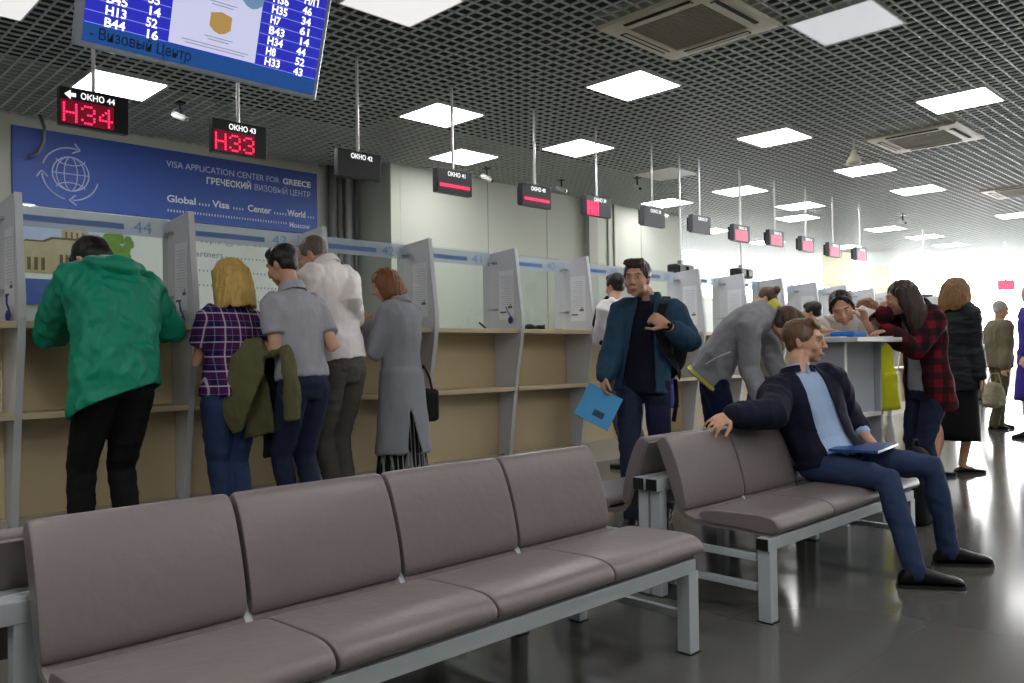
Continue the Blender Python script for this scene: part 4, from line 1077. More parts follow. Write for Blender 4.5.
            b_ = MB().loft([ring(L - .085 * Ls, .158 * HW + .004, .112 * HW + .006, 30), ring(L - .06 * Ls, .160 * HW + .004, .114 * HW + .006, 30)], cap=True)
            part('belt', b_, g['m'], root, wo=base)
        elif kind == 'watch':
            s = g['s']; d = (wr[s] - el[s]).normalized(); c = wr[s] - d * .02
            b_ = MB().tube([c - d * .008, c + d * .008], .033 * k, 14, dome=False); n_ = V(ar[s].get('back', (0, 0, 1))).normalized()
            b_.ell(c + n_ * .028, [d * .018, d.cross(n_) * .018, n_ * .012], 12, 6); part('wristwatch', b_, g['m'], root, wo=base)
    root['dbg'] = 1
    del root['dbg']
    return dict(root=root, sh=sh, el=el, wr=wr, kn=kn, ank=ank, H=H, neck=neck, pel=pel, fs=fs, ls=ls, up=up, base=base, f=f, l=l, spine=spine, L=L)

from mathutils.bvhtree import BVHTree
def touch(o, u, v):
    """where the line of sight through a photo point meets a garment (points for buttons and zips)"""
    me = o.data; b = V(o.parent.location) if o.parent.parent is None else V(o.parent.parent.location)
    t = BVHTree.FromPolygons([q.co + b for q in me.vertices], [tuple(p.vertices) for p in me.polygons])
    c = V((0, 0, CAMH)); d = (P(u, v, 1) - c).normalized()
    h = t.ray_cast(c, d)
    return (h[0], h[1] if h[1].dot(d) < 0 else -h[1]) if h[0] else (None, None)
def kid(root, name): return [c for c in root.children if c.name.split('.')[0] == name][0]
# ---------------------------------------------------------------- cloth and hair colours
c_green = cloth('green_jacket', srgb(20, 136, 108), .5, var=.1)
c_black = cloth('black_trousers', (.006, .006, .007, 1), .9, var=0)
c_navy = cloth('navy_blazer', srgb(20, 22, 44), .8); c_navytee = cloth('navy_tee', srgb(14, 16, 34), .85)
c_jean = cloth('jeans_blue', srgb(46, 62, 96), .85, var=.35, bscale=160); c_jean2 = cloth('jeans_dark', srgb(34, 42, 66), .85, var=.3, bscale=160); c_jean3 = cloth('jeans_navy', srgb(26, 32, 66), .85, var=.2)
c_jean4 = cloth('jeans_mid', srgb(44, 58, 90), .85, var=.3, bscale=160)
c_poloc = cloth('polo_grey', srgb(164, 164, 172)); c_white = cloth('shirt_white', srgb(250, 244, 242), .8, var=.02); c_gtr = cloth('trousers_grey', srgb(92, 90, 84))
c_coat = cloth('coat_grey', srgb(146, 148, 156), .95, bscale=140); c_hoodw = cloth('hoodie_white', srgb(228, 226, 230)); c_gtr2 = cloth('trousers_slate', srgb(104, 102, 98))
c_denim = cloth('denim_jacket', srgb(38, 68, 92), .8, var=.25); c_sweat = cloth('sweat_grey', srgb(150, 150, 156)); c_yel = mat('trim_yellow', srgb(206, 206, 70), .6)
c_lblue = cloth('shirt_blue', srgb(164, 188, 222), .75, var=.04); c_puff = cloth('puffer_black', srgb(26, 30, 36), .55); c_olive = cloth('jacket_olive', srgb(94, 92, 62)); c_brown = cloth('jacket_brown', srgb(112, 104, 84))
c_blouse = cloth('blouse_white', srgb(238, 232, 226), .8, var=.03); c_gtop = cloth('top_grey', srgb(176, 178, 184)); c_ydress = cloth('dress_yellow', srgb(196, 196, 34)); c_purple = cloth('dress_purple', srgb(58, 40, 132)); c_bskirt = cloth('skirt_blue', srgb(66, 70, 168))
c_stripe = plaid('skirt_striped', (.008, .008, .009, 1), [(0, .035, .1, .008, srgb(170, 170, 165), .8), (1, .05, .3, .01, srgb(150, 150, 150), .6)])
p_purple = plaid('check_purple', srgb(26, 24, 76), [(0, .085, .2, .035, srgb(92, 30, 84), .55), (2, .085, .5, .035, srgb(92, 30, 84), .5), (1, .085, .4, .03, srgb(80, 30, 80), .35), (0, .085, .0, .008, srgb(214, 206, 226), .62), (2, .085, .1, .008, srgb(214, 206, 226), .62), (0, .085, .55, .004, srgb(190, 180, 214), .3), (2, .085, .62, .004, srgb(190, 180, 214), .3)], .1)
p_red = plaid('check_red', srgb(112, 18, 34), [(0, .10, .1, .05, (.008, .006, .008, 1), .72), (1, .10, .3, .05, (.008, .006, .008, 1), .55), (2, .10, .2, .05, (.008, .006, .008, 1), .72)], -.7)
h_black = mat('hair_black', (.006, .005, .005, 1), .45, bump=.3, bscale=80); h_dark = mat('hair_darkbrown', srgb(54, 38, 32), .45, bump=.3, bscale=80); h_brown = mat('hair_brown', srgb(84, 60, 44), .5, bump=.3, bscale=80)
h_blond = mat('hair_blonde', srgb(196, 160, 84), .45, bump=.4, bscale=70, var=.3, vscale=22); h_red = mat('hair_auburn', srgb(122, 74, 34), .45, bump=.3, bscale=70, var=.25, vscale=22); h_ginger = mat('hair_ginger', srgb(136, 98, 56), .5, bump=.4, bscale=70, var=.3, vscale=20)
h_grey = mat('hair_greybrown', srgb(96, 86, 72), .5, bump=.3, bscale=80); h_white = mat('hair_white', srgb(176, 170, 158), .6); h_sand = mat('hair_sand', srgb(108, 82, 58), .5, bump=.3, bscale=80)
m_shoe = mat('shoe_black', (.006, .006, .006, 1), .5, spec=.25); m_shoew = mat('shoe_white', srgb(190, 190, 186), .6); m_strap = cloth('strap_black', (.008, .008, .01, 1), .8)
def fl(u, d, hd):      # foot on the floor below image column u
    p = P(u, 350, d); return (p.x, p.y, hd)
Up = V((0, 0, 1))

# 1 person in the green jacket, writing at window 44
g1 = person('person in a bright green hooded jacket and black trousers bent over the counter', 1.84, P(116, 388, 4.30), P(109, 270, 4.52), 94, P(94, 264, 4.68), 104, -58,
  {'L': (P(50, 334, 4.60), P(92, 316, 4.80), {'dir': (.6, .5, 0), 'x': 1}), 'R': (P(180, 330, 4.62), P(148, 316, 4.98), {'dir': (-.6, .5, 0)})},
  [fl(80, 4.28, 100), fl(131, 4.36, 88)],
  dict(width=1.06, hang=(0, 0, -1), items=[dict(k='trousers', m=c_black, r=(.10, .088, .070, .066, .058)), dict(k='shoes', m=m_shoe),
    dict(k='coat', name='jacket', m=c_green, hem=.16, ease=.018, sleeve=1.98, fold=.024, ff=(11, 11, 7), hood=True, flare=1.08, sr=(.074, .07, .066, .06, .05), slant=(.16, -.03), smooth=4, w=1.05)]), ('short', h_black), hs=1.16, bow=.04)

# 2 blonde woman in the checked shirt
w2 = person('blonde woman in a purple plaid shirt and jeans standing at the counter', 1.68, P(230, 392, 4.88), P(232, 307, 4.93), 96, P(230, 281, 4.96), 96, -12,
  {'L': (P(196, 364, 4.86), P(212, 352, 5.08), {'x': 1}), 'R': (P(266, 366, 4.9), P(252, 345, 5.1), {})},
  [fl(225, 4.9, 100), fl(246, 4.9, 90)],
  dict(width=1.06, items=[dict(k='trousers', name='jeans', m=c_jean, r=(.102, .092, .068, .062, .048)), dict(k='shoes', m=m_shoe),
    dict(k='top', name='plaid_shirt', m=p_purple, hem=.03, ease=.012, sleeve=.62, fold=.010)]), ('bob', h_blond, -.165), fem=True, hs=1.09)

# 3 man in the grey polo with two jackets over his arm
m3 = person('man in a grey polo shirt and dark jeans with jackets over his arm', 1.76, P(304, 386, 4.95), P(292, 292, 5.0), 104, P(282, 266, 5.1), 112, -20,
  {'L': (P(276, 351, 4.80), P(260, 343, 4.98), {'dir': (-.5, .8, .1), 'curl': .9, 'x': 1}), 'R': (P(335, 350, 5.02), P(326, 338, 5.24), {'x': 1})},
  [fl(291, 5.0, 110), fl(318, 5.02, 90)],
  dict(items=[dict(k='trousers', name='jeans', m=c_jean2, r=(.096, .085, .066, .062, .054)), dict(k='shoes', m=m_shoe),
    dict(k='top', name='polo_shirt', m=c_poloc, hem=-.045, ease=.008, sleeve=.66, fold=.010, collar='shirt', cm=c_poloc), dict(k='watch', s='L', m=m_shoew)]), ('short', h_black))

# 4 man in the white shirt
m4 = person('tall man in a white shirt and grey trousers beside the man in the polo', 1.92, P(344, 370, 5.56), P(327, 266, 5.6), 104, P(312, 256, 5.68), 128, -26,
  {'L': (P(300, 345, 5.56), P(300, 320, 5.78), {}), 'R': (P(360, 346, 5.5), P(356, 321, 5.74), {})},
  [fl(336, 5.58, 105), fl(349, 5.6, 90)],
  dict(width=.9, items=[dict(k='trousers', m=c_gtr, r=(.084, .076, .060, .056, .050), top=.09), dict(k='belt', m=m_strap), dict(k='shoes', m=m_shoe),
    dict(k='top', name='shirt', m=c_white, hem=-.07, ease=.014, sleeve=1.95, fold=.013, collar='shirt')]), ('crop', h_grey))

# 5 woman in the long grey coat
w5 = person('woman with an auburn bob in a long grey coat over a striped skirt', 1.66, P(402, 387, 5.88), P(400, 304, 5.93), 108, P(385, 285, 6.0), 150, -24,
  {'L': (P(374, 352, 5.78), P(370, 325, 5.93), {'dir': (-.35, .3, .6), 'back': (-.6, -.4, .3), 'curl': .9, 'x': 1}), 'R': (P(420, 352, 5.86), P(392, 321, 6.1), {})},
  [fl(390, 5.9, 110), fl(412, 5.92, 95)],
  dict(items=[dict(k='skirt', m=c_stripe, to=.22, w0=.15, w1=.225, pleat=.05), dict(k='shoes', m=m_shoe),
    dict(k='coat', m=c_coat, name='coat', hem=.47, ease=.014, sleeve=1.9, fold=.010, ff=(7, 7, 3), flare=1.3, slit=(.74, .085, .10), collar='shirt', cr=.062, ch=.03, w=1.04, vox=.011)]), ('bob', h_red, -.11), fem=True, hs=1.0)

# 6 person in the white hoodie
p6 = person('dark haired person in a white hoodie with a black backpack, behind the blue jacket', 1.76, P(618, 369, 7.75), P(614, 303, 7.8), 96, P(615, 287, 7.86), 80, -8,
  {'L': (P(601, 340, 7.7), P(603, 327, 7.95), {}), 'R': (P(640, 342, 7.7), P(634, 327, 7.95), {})},
  [(6.2, 4.76, 100), (6.5, 4.82, 84)],
  dict(items=[dict(k='trousers', m=c_gtr2, r=(.096, .085, .07, .066, .06)), dict(k='shoes', m=m_shoew),
    dict(k='top', name='hoodie', m=c_hoodw, hem=.06, ease=.022, sleeve=1.96, fold=.015, hood=True, vox=.013)]), ('short', h_black), vox=.013)

# 7 man in the blue jacket walking toward us
m7 = person('man in a blue denim jacket and navy tee walking with a backpack', 1.72, P(643, 378, 5.25), P(649, 301, 5.28), 204, P(637, 279, 5.2), 200, -3,
  {'R': (P(615, 345, 5.26), P(604, 377, 5.12), {'x': 1, 'dir': (-.25, -.1, -.9), 'back': (-.8, .5, 0), 'curl': 1.0}), 'L': (P(689, 343, 5.15), P(666, 324, 4.98), {'x': 1, 'dir': (-.5, .45, .35), 'back': (-.6, -.7, .1), 'curl': 1.5, 'thumb': 1})},
  [fl(664, 5.4, 205), fl(630, 5.05, 205)],
  dict(width=.93, items=[dict(k='trousers', name='ripped_jeans', m=c_jean2, r=(.094, .084, .066, .062, .054)), dict(k='shoes', m=m_shoe),
    dict(k='top', name='tee', m=c_navytee, hem=.10, ease=.006, sleeve=.5, fold=.008),
    dict(k='coat', name='denim_jacket', m=c_denim, hem=.09, ease=.020, sleeve=1.62, sleeveR=1.9, fold=.014, open=(.05, .11), sr=(.066, .058, .054, .049, .042), collar='open', cr=.07, ch=.035, vox=.008), dict(k='watch', s='L', m=m_shoe)]), ('quiff', h_dark), face=True, vox=.007)
b7 = thing('backpack', 'black backpack on the shoulder of the man in the denim jacket', 'backpack', m7['base'])
nk, fs, ls, up = m7['neck'], m7['fs'], m7['ls'], m7['up']
mb = MB(); c = nk - fs * .245 - up * .28 + ls * .06
mb.ell(c, [ls * .17, fs * .10, up * .23], 18, 12); mb.ell(c - fs * .06 - up * .06, [ls * .12, fs * .06, up * .12], 14, 9)
me = fuse(mb, .012, 3); fold(me, .008, (10, 10, 10)); finish('pack', me, m_strap, b7, m7['base'])
st = MB(); sL = m7['sh']['L']
def strap(mb, pts, w, nrm):
    pts = [V(p) for p in pts]; rg = []
    for i, p in enumerate(pts):
        t = (pts[min(i + 1, len(pts) - 1)] - pts[max(0, i - 1)]).normalized(); s_ = t.cross(nrm[i] if isinstance(nrm, list) else nrm).normalized() * w; n_ = s_.cross(t).normalized() * .004
        rg.append([p - s_ - n_, p + s_ - n_, p + s_ + n_, p - s_ + n_])
    mb.loft(rg); return mb
sm = nk.lerp(sL, .66)
strap(st, [c + up * .2 + ls * .03, sm - fs * .11 + up * .03, sm + up * .082, sm + fs * .10 + up * .02, sm + fs * .145 - up * .07, sm + fs * .15 - up * .16, sm + fs * .12 - up * .28 + ls * .05, sm - up * .36 + ls * .10, c - up * .18 + ls * .13], .026, [up, up, -fs, fs, fs, fs, fs + ls, ls, ls])
part('shoulder_strap', st, m_strap, b7, wo=m7['base'])
st = MB(); strap(st, [c - up * .2 + ls * .1, c - up * .34 + ls * .12, c - up * .48 + ls * .11], .014, -fs); part('loose_strap', st, m_strap, b7, wo=m7['base'])
# blue folder in his right hand
wr = m7['wr']['R']; hd = V((-.25, -.1, -.9)).normalized(); fa = V((.72, -.70, 0)); q = wr + hd * .14
t = thing('paper_folder', 'light blue paper folder held low by the man in the denim jacket', 'folder', q)
m_lb = mat('folder_cyan', srgb(52, 150, 206), .5); M = Matrix.Translation(q).to_3x3()
ax = (fa * .82 + hd * .42).normalized(); dn = (hd - ax * hd.dot(ax)).normalized(); nn = ax.cross(dn)
def slab(mb, c, a, b, n, ha, hb, hn): return mb.prism([c - a * ha - b * hb - n * hn, c + a * ha - b * hb - n * hn, c + a * ha + b * hb - n * hn, c - a * ha + b * hb - n * hn], n * 2 * hn)
part('cover', slab(MB(), dn * .055, ax, dn, nn, .115, .11, .006), m_lb, t); 
part('print', slab(slab(MB(), dn * .10 + ax * .02 - nn * .007, ax, dn, nn, .035, .02, .001), dn * .10 + ax * .02 + nn * .007, ax, dn, nn, .035, .02, .001), mat('folder_print', srgb(30, 54, 96), .6), t)

# 8 man in grey bending forward
m8 = person('man in a grey zip jacket with yellow trim bending far forward', 1.78, P(712, 372, 5.95), P(768, 309, 5.85), -54, P(788, 326, 5.76), -58, -36,
  {'R': (P(752, 366, 5.66), P(762, 400, 5.55), {'dir': (0, 0, -1), 'back': (.7, -.7, 0)}), 'L': (P(784, 368, 5.98), P(786, 402, 5.8), {'dir': (0, 0, -1)})},
  [fl(704, 6.0, -40), fl(722, 5.85, -45)],
  dict(width=1.04, items=[dict(k='trousers', name='jeans', m=c_jean3, r=(.098, .088, .068, .064, .056)), dict(k='shoes', m=m_shoe),
    dict(k='coat', name='zip_jacket', m=c_sweat, hem=.10, ease=.018, sleeve=1.9, fold=.013, ff=(8, 8, 8), collar='shirt', cm=c_yel, cr=.068, ch=.045, chead=1.0, trim=c_yel)]), ('short', h_brown), bow=.05, face=True, shoulders=(None, P(749, 326, 5.66)))

# 9 head with a bun behind him
w9 = person('person with a brown hair bun far behind the bent man', 1.68, P(764, 372, 8.6), P(766, 316, 8.6), 100, P(767, 299, 8.65), 95, -5,
  {'L': (P(752, 350, 8.6), P(755, 345, 8.9)), 'R': (P(780, 350, 8.6), P(776, 345, 8.9))}, [fl(760, 8.6, 95), fl(770, 8.6, 90)],
  dict(items=[dict(k='trousers', m=c_jean), dict(k='shoes', m=m_shoe), dict(k='top', m=c_brown, hem=.05, ease=.01, sleeve=1.9)]), ('bun', h_brown), fem=True, vox=.012, hs=1.1)

# 10 young man seated on the second bench
m10 = person('young man in navy blazer and light blue shirt seated with arm along backrest', 1.74, (4.20, 1.93, .52), (4.17, 2.075, .965), -122, P(805, 342, 4.47), -78, -1,
  {'R': (P(752, 418, 4.0), P(727, 416, 4.0), {'dir': (-.8, .1, -.25), 'back': (.1, -.45, .85), 'curl': .55, 'spread': .3}), 'L': (P(853, 424, 4.52), P(873, 445, 4.32), {'dir': (.3, -.8, -.25), 'back': (.2, .1, 1), 'curl': .4})},
  [(4.47, 1.44, -48), (3.955, 1.42, -52)],
  dict(width=.98, hang=(.05, -1, -.15), items=[dict(k='trousers', name='jeans', m=c_jean4, r=(.092, .082, .066, .060, .052), vox=.009), dict(k='shoes', m=m_shoe, laces=m_strap),
    dict(k='top', name='shirt', m=c_lblue, hem=-.02, ease=.004, sleeve=1.5, fold=.009, collar='open', cr=.062, ch=.034, vee=(.04, .09), vox=.008),
    dict(k='coat', name='blazer', m=c_navy, hem=.05, ease=.020, sleeve=1.84, sleeveL=1.4, fold=.014, open=(.062, .085), shift=.0, sr=(.070, .060, .053, .047, .040), collar='open', cr=.076, ch=.022, vox=.008)]),
  ('quiff', h_sand), face=True, vox=.006, knees=[(4.5, 1.2, .9), (3.95, 1.2, .9)], bow=.02)
t = thing('blue_folder', 'flat blue folder on the lap of the seated man', 'folder', P(864, 447, 4.18))
part('cover', slab(MB(), V((0, 0, 0)), V((.97, .1, .02)).normalized(), V((-.05, .96, -.02)).normalized(), V((0, .02, 1)), .18, .12, .006), mat('folder_navy', srgb(26, 70, 132), .35), t)

jk = kid(m10['root'], 'shirt')
for i, (u, v) in enumerate(((808, 401), (812, 413), (817, 425), (822, 437))):
    p, n_ = touch(jk, u, v)
    if p: part('button', MB().ell(p + n_ * .002, [n_.orthogonal().normalized() * .006, n_.cross(n_.orthogonal()).normalized() * .006, n_ * .003], 10, 5), M_EYE, jk, wo=m10['base'])
jk2 = jk; jk = kid(m8['root'], 'zip_jacket'); ps = [touch(jk, u, v)[0] for u, v in ((706, 364), (714, 359), (722, 355), (730, 352))]
if all(ps): part('pocket_zip', MB().tube(ps, .005, 6), m_wht, jk, wo=m8['base'])
# 11 woman leaning on the high desk
w11 = person('dark haired woman in a white blouse leaning on the high desk', 1.64, P(850, 372, 6.2), P(844, 313, 5.86), 222, P(842, 308, 5.66), 205, -26,
  {'R': (P(806, 331, 5.6), P(825, 332, 5.36), {'dir': (.2, -.8, 0), 'curl': .9}), 'L': (P(872, 331, 5.72), P(866, 322, 5.54), {'dir': (-.2, .1, .8), 'curl': 1.0})},
  [fl(840, 6.35, 215), fl(856, 6.3, 215)],
  dict(items=[dict(k='trousers', m=c_black), dict(k='shoes', m=m_shoe), dict(k='top', name='blouse', m=c_blouse, hem=.05, ease=.012, sleeve=.95, fold=.012)]), ('tied', h_black), fem=True, face=True, vox=.007, roll=12)

# 12 woman in the red check shirt
w12 = person('woman with long brown hair in a red and black plaid shirt at the high desk', 1.62, P(929, 384, 5.75), P(919, 308, 5.7), 148, P(901, 298, 5.62), 120, -10,
  {'L': (P(912, 372, 5.5), P(886, 331, 5.5), {'dir': (-.7, .3, -.05), 'curl': .6}), 'R': (P(870, 328, 5.72), P(884, 313, 5.56), {'dir': (.1, .1, .9), 'back': (-.7, .5, 0), 'curl': 1.3})},
  [fl(936, 5.72, 150), fl(922, 5.85, 140)],
  dict(items=[dict(k='trousers', name='jeans', m=c_jean2, r=(.096, .085, .064, .058, .048)), dict(k='shoes', m=m_shoe),
    dict(k='top', name='grey_top', m=c_gtop, hem=.09, ease=.008, sleeve=.4, fold=.006),
    dict(k='coat', name='plaid_shirt', m=p_red, hem=.17, ease=.020, sleeve=1.92, fold=.013, open=(.05, .10), collar='open', cr=.066, ch=.03, vox=.009)]), ('long', h_dark), fem=True, face=True, vox=.007)

# 13 woman in black walking right
w13 = person('woman with ginger hair in a black puffer coat and black skirt walking away', 1.70, P(956, 372, 7.08), P(955, 306, 7.1), -22, P(957, 293, 7.08), -28, -2,
  {'R': (P(974, 352, 6.95), P(980, 380, 6.9), {'dir': (.1, -.1, -1), 'back': (.5, -.8, 0)}), 'L': (P(962, 350, 7.3), P(968, 378, 7.3), {'dir': (.1, -.1, -1)})},
  [fl(930, 7.0, -40), fl(960, 7.15, -40)],
  dict(items=[dict(k='skirt', m=c_black, to=.30, w0=.165, w1=.19, flat=.85), dict(k='shoes', m=m_shoe, h=.55),
    dict(k='coat', name='puffer_coat', m=c_puff, hem=.16, ease=.024, sleeve=1.95, fold=.016, ff=(3, 3, 16), flare=1.08, vox=.011)]), ('shag', h_ginger), fem=True, vox=.009, hs=1.08)

# 14 elderly man
m14 = person('elderly white haired man in a brown jacket holding a beige bag', 1.68, P(999, 360, 10.85), P(999, 322, 10.85), -40, P(1001, 310, 10.82), -40, -12,
  {'R': (P(1008, 352, 10.7), P(1004, 372, 10.6), {'curl': 1.1}), 'L': (P(1012, 350, 11.0), P(1010, 370, 10.75), {'curl': 1.1})}, [fl(998, 10.95, -40), fl(992, 10.8, -40)],
  dict(width=1.06, items=[dict(k='trousers', m=c_olive, r=(.10, .09, .074, .072, .066)), dict(k='shoes', m=m_shoe), dict(k='top', name='jacket', m=c_brown, hem=.10, ease=.03, sleeve=1.95, fold=.016, vox=.014)]), ('thin', h_white), vox=.012)
t = thing('shopping_bag', 'soft beige bag hanging from the hands of the elderly man', 'bag', P(994, 392, 10.6))
mb = MB()
for i in range(5): mb.ell((0, 0, -.05 * i + .06), [V((.10 + .028 * i, -.08, 0)), V((.05, .07, 0)), V((0, 0, .07))], 12, 8)
me = fuse(mb, .014, 3); fold(me, .02, (9, 9, 6)); finish('body', me, cloth('bag_beige', srgb(158, 150, 122)), t, (0, 0, 0))
part('handle', MB().tube([(-.08, .05, .1), (-.03, .02, .24), (.05, -.04, .24), (.09, -.06, .1)], .01, 6), cloth('bag_beige', (0, 0, 0, 1)), t)

# 15-20 people farther off, partly hidden
w15 = person('person in a purple dress cut off by the right edge', 1.70, P(1031, 363, 9.8), P(1031, 308, 9.8), 130, P(1031, 293, 9.8), 130, 0,
  {'L': (P(1018, 345, 9.7), P(1020, 372, 9.6)), 'R': (P(1046, 345, 9.9), P(1048, 372, 9.9))}, [fl(1027, 9.8, 140), fl(1035, 9.8, 130)],
  dict(items=[dict(k='skirt', m=c_purple, to=.45, w0=.17, w1=.24), dict(k='shoes', m=m_shoe), dict(k='top', m=c_purple, hem=.05, ease=.015, sleeve=1.8)]), ('bob', h_dark), fem=True, vox=.014)
w16 = person('far person with pale hair in white between the black coat and the elderly man', 1.62, P(982, 358, 16.5), P(981, 345, 16.5), 140, P(981, 336, 16.5), 200, 0,
  {'L': (P(975, 358, 16.4), P(976, 366, 16.2)), 'R': (P(988, 358, 16.4), P(988, 366, 16.2))}, [fl(980, 16.5, 140), fl(985, 16.5, 140)],
  dict(items=[dict(k='trousers', m=c_gtr), dict(k='shoes', m=m_shoe), dict(k='top', m=c_white, hem=.05, ease=.015, sleeve=1.9)]), ('long', h_grey), fem=True, vox=.018)
w17 = person('woman with auburn hair in a yellow dress behind the high desk', 1.60, P(880, 380, 7.3), P(873, 325, 7.3), 150, P(866, 312, 7.25), 150, -15,
  {'L': (P(866, 350, 7.2), P(858, 345, 7.15)), 'R': (P(880, 350, 7.5), P(868, 345, 7.4))}, [fl(880, 7.35, 150), fl(888, 7.25, 150)],
  dict(items=[dict(k='skirt', m=c_ydress, to=.56, w0=.16, w1=.20), dict(k='shoes', m=m_shoe), dict(k='top', name='dress_top', m=c_ydress, hem=.04, ease=.012, sleeve=.5)]), ('bob', h_red), fem=True, vox=.012)
w18 = person('dark haired person at the counter left of the woman leaning on the desk', 1.66, P(812, 370, 8.9), P(812, 328, 8.9), 100, P(812, 313, 8.95), 95, -10,
  {'L': (P(800, 352, 8.9), P(804, 346, 9.2)), 'R': (P(824, 352, 8.9), P(820, 346, 9.2))}, [fl(808, 8.9, 95), fl(818, 8.9, 90)],
  dict(items=[dict(k='trousers', m=c_jean), dict(k='shoes', m=m_shoe), dict(k='top', m=c_black, hem=.05, ease=.01, sleeve=1.9)]), ('short', h_black), vox=.014)
w19 = person('small person in a blue skirt almost hidden behind the man in the denim jacket', 1.34, P(663, 392, 7.0), P(662, 341, 7.0), 96, P(662, 328, 7.05), 96, -10,
  {'L': (P(652, 372, 7.0), P(654, 380, 7.1)), 'R': (P(672, 372, 7.0), P(670, 380, 7.1))}, [fl(662, 7.0, 95), fl(670, 7.0, 90)],
  dict(items=[dict(k='skirt', m=c_bskirt, to=.62, w0=.13, w1=.17), dict(k='shoes', m=m_shoe), dict(k='top', m=c_purple, hem=.05, ease=.01, sleeve=.6)]), ('bob', h_dark), fem=True, vox=.014)

# ---------------------------------------------------------------- jackets over the arm, bags
def drape(label, cat, m, prims, base, vox=.010, amp=.014, ff=(9, 9, 5)):
    mb = MB(); prims(mb); me = fuse(mb, vox, 4); fold(me, amp, ff, len(label))
    me.transform(Matrix.Translation(-V(base))); me.materials.clear(); me.materials.append(m); me.polygons.foreach_set('use_smooth', [True] * len(me.polygons))
    nm = cat.replace(' ', '_')
    o = link(nm, me, None, base); return tag(o, label, cat)
def oj(mb):
    Q = lambda u, v, d: P(u, v, d)
    def sheet(pts, th):      # rows of (left, right) points
        fwd = (P(260, 380, 5) - P(260, 380, 4)).normalized(); rg = []
        for a, b in pts: rg.append([a - fwd * th, b - fwd * th, b + fwd * th, a + fwd * th])
        mb.loft(rg)
    sheet([(Q(246, 339, 4.86), Q(262, 338, 4.86)), (Q(232, 356, 4.80), Q(264, 354, 4.80)), (Q(224, 376, 4.78), Q(264, 374, 4.78)), (Q(219, 398, 4.78), Q(254, 398, 4.77)), (Q(223, 418, 4.79), Q(248, 416, 4.78)), (Q(232, 436, 4.8), Q(241, 432, 4.8))], .03)
    sheet([(Q(250, 340, 4.9), Q(262, 338, 4.9)), (Q(252, 366, 4.86), Q(262, 362, 4.86)), (Q(250, 392, 4.86), Q(268, 386, 4.86)), (Q(247, 416, 4.86), Q(273, 412, 4.86)), (Q(243, 440, 4.88), Q(275, 433, 4.88))], .028)
    mb.tube([Q(285, 346, 4.76), Q(289, 365, 4.74), Q(292, 388, 4.73), Q(293, 420, 4.74)], [.03, .042, .052, .05], 12, dome=False)
    mb.tube([Q(254, 342, 4.90), Q(268, 354, 4.80), Q(286, 352, 4.76)], [.035, .028, .028], 10)
drape('olive green jacket draped over the arm of the man in the polo', 'jacket', c_olive, oj, P(258, 380, 4.85), amp=.015, ff=(13, 13, 6))
def bj(mb):
    Q = P; fwd = (P(260, 380, 5) - P(260, 380, 4)).normalized(); rg = []
    for (a, b) in (((262, 338), (284, 346)), ((262, 362), (288, 362)), ((263, 400), (290, 400)), ((264, 436), (288, 430)), ((264, 458), (277, 455))):
        a, b = Q(*a, 4.96), Q(*b, 4.96); rg.append([a - fwd * .03, b - fwd * .03, b + fwd * .03, a + fwd * .03])
    mb.loft(rg)
drape('black jacket hanging beneath the olive jacket', 'jacket', c_black, bj, P(272, 390, 4.97))
t = thing('shoulder_bag', 'dark shoulder bag with a red-edged strap beside the grey coat', 'bag', P(424, 402, 6.1))
mb = MB().box(-.08, .06, -.12, .12, -.14, .10, bev=.03); part('body', mb, m_strap, t)
part('strap', MB().tube([(.0, -.1, .08), (-.0, -.07, .18), (-.0, 0, .27), (-.0, .06, .18), (0, .1, .08)], .010, 6), cloth('strap_red', srgb(70, 22, 24)), t)
t = thing('backpack', 'black backpack on the back of the person in the white hoodie', 'backpack', p6['base']); nk, fs, ls, up = p6['neck'], p6['fs'], p6['ls'], p6['up']
mb = MB(); c = nk - fs * .24 - up * .33; mb.ell(c, [ls * .16, fs * .11, up * .22], 16, 10); mb.ell(c - fs * .07 - up * .08, [ls * .12, fs * .06, up * .11], 14, 8)
me = fuse(mb, .013, 3); finish('pack', me, m_strap, t, p6['base'])
st = MB()
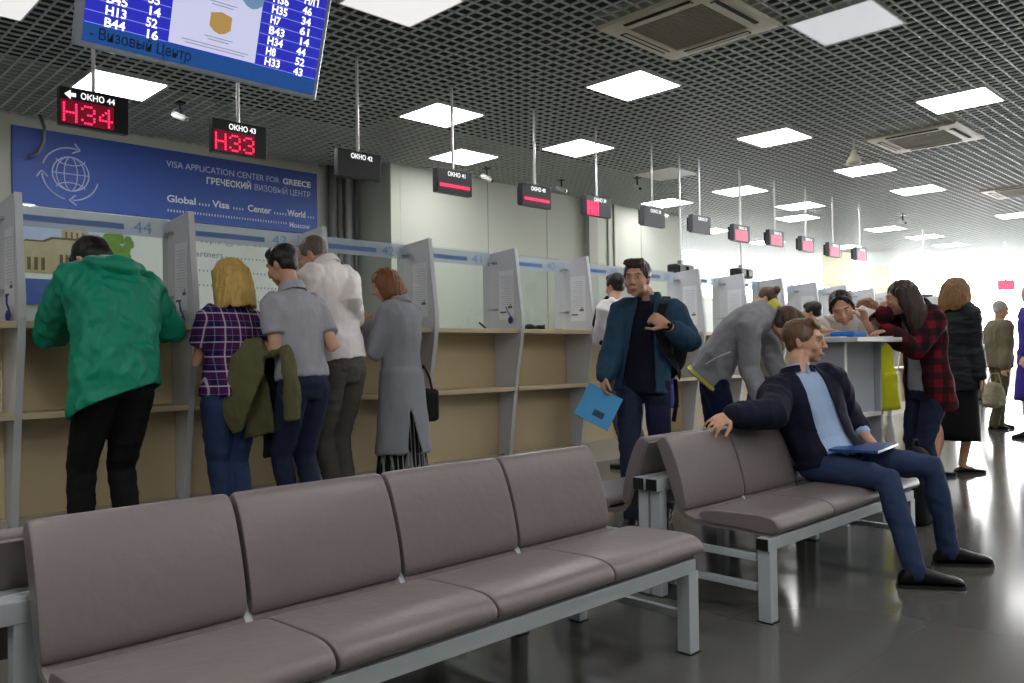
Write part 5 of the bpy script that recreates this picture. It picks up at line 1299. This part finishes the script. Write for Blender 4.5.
for s in (1, -1): strap(st, [c + up * .18 + ls * s * .08, nk - fs * .12 + ls * s * .1 - up * .02, nk + ls * s * .11 + up * .045, nk + fs * .11 + ls * s * .12 - up * .04, nk + fs * .16 + ls * s * .13 - up * .2, nk + fs * .05 + ls * s * .19 - up * .38, c - up * .16 + ls * s * .13], .022, [up, up, -fs, fs, fs, ls * s, ls * s])
part('shoulder_strap', st, m_strap, t, wo=p6['base'])
t = thing('travel_bag', 'black rounded bag standing on the floor below the high desk', 'bag', (5.42, 1.93, 0))
mb = MB(); mb.ell((0, 0, .24), [V((.17, 0, 0)), V((0, .13, 0)), V((0, 0, .24))], 18, 12); mb.box(-.14, .14, -.1, .1, .005, .2, bev=.04)
me = fuse(mb, .012, 3); fold(me, .006); finish('body', me, m_strap, t, (0, 0, 0))
part('handle', MB().tube([(-.05, 0, .46), (-.03, 0, .52), (.03, 0, .52), (.05, 0, .46)], .009, 6), m_strap, t)
# ================================================================ camera, world, view
cd = bpy.data.cameras.new('camera'); cam = bpy.data.objects.new('camera', cd); COL.objects.link(cam)
cd.sensor_width = 36; cd.sensor_fit = 'HORIZONTAL'; cd.lens = FOC / 1024 * 36; cd.clip_start = .05; cd.clip_end = 100
R0 = V((math.cos(YAW), -math.sin(YAW), 0)); F0 = V((math.sin(YAW), math.cos(YAW), 0)); Z = V((0, 0, 1))
Fw = F0 * math.cos(PIT) + Z * math.sin(PIT); U0 = Z * math.cos(PIT) - F0 * math.sin(PIT)
cr, sr = math.cos(ROL), math.sin(ROL)
R = R0 * cr + U0 * sr; U = U0 * cr - R0 * sr
Mx = Matrix((R, U, -Fw)).transposed().to_4x4(); Mx.translation = V((0, 0, CAMH)); cam.matrix_world = Mx
SC.camera = cam
w = bpy.data.worlds.new('world'); SC.world = w; w.use_nodes = True
w.node_tree.nodes['Background'].inputs['Color'].default_value = (.6, .65, .7, 1); w.node_tree.nodes['Background'].inputs['Strength'].default_value = .05
vs = SC.view_settings; vs.view_transform = 'Standard'; vs.look = 'None'; vs.gamma = 1; vs.use_curve_mapping = False; vs.exposure = .92
SC.cycles.transparent_max_bounces = 24; SC.cycles.max_bounces = 8; SC.cycles.sample_clamp_indirect = 6
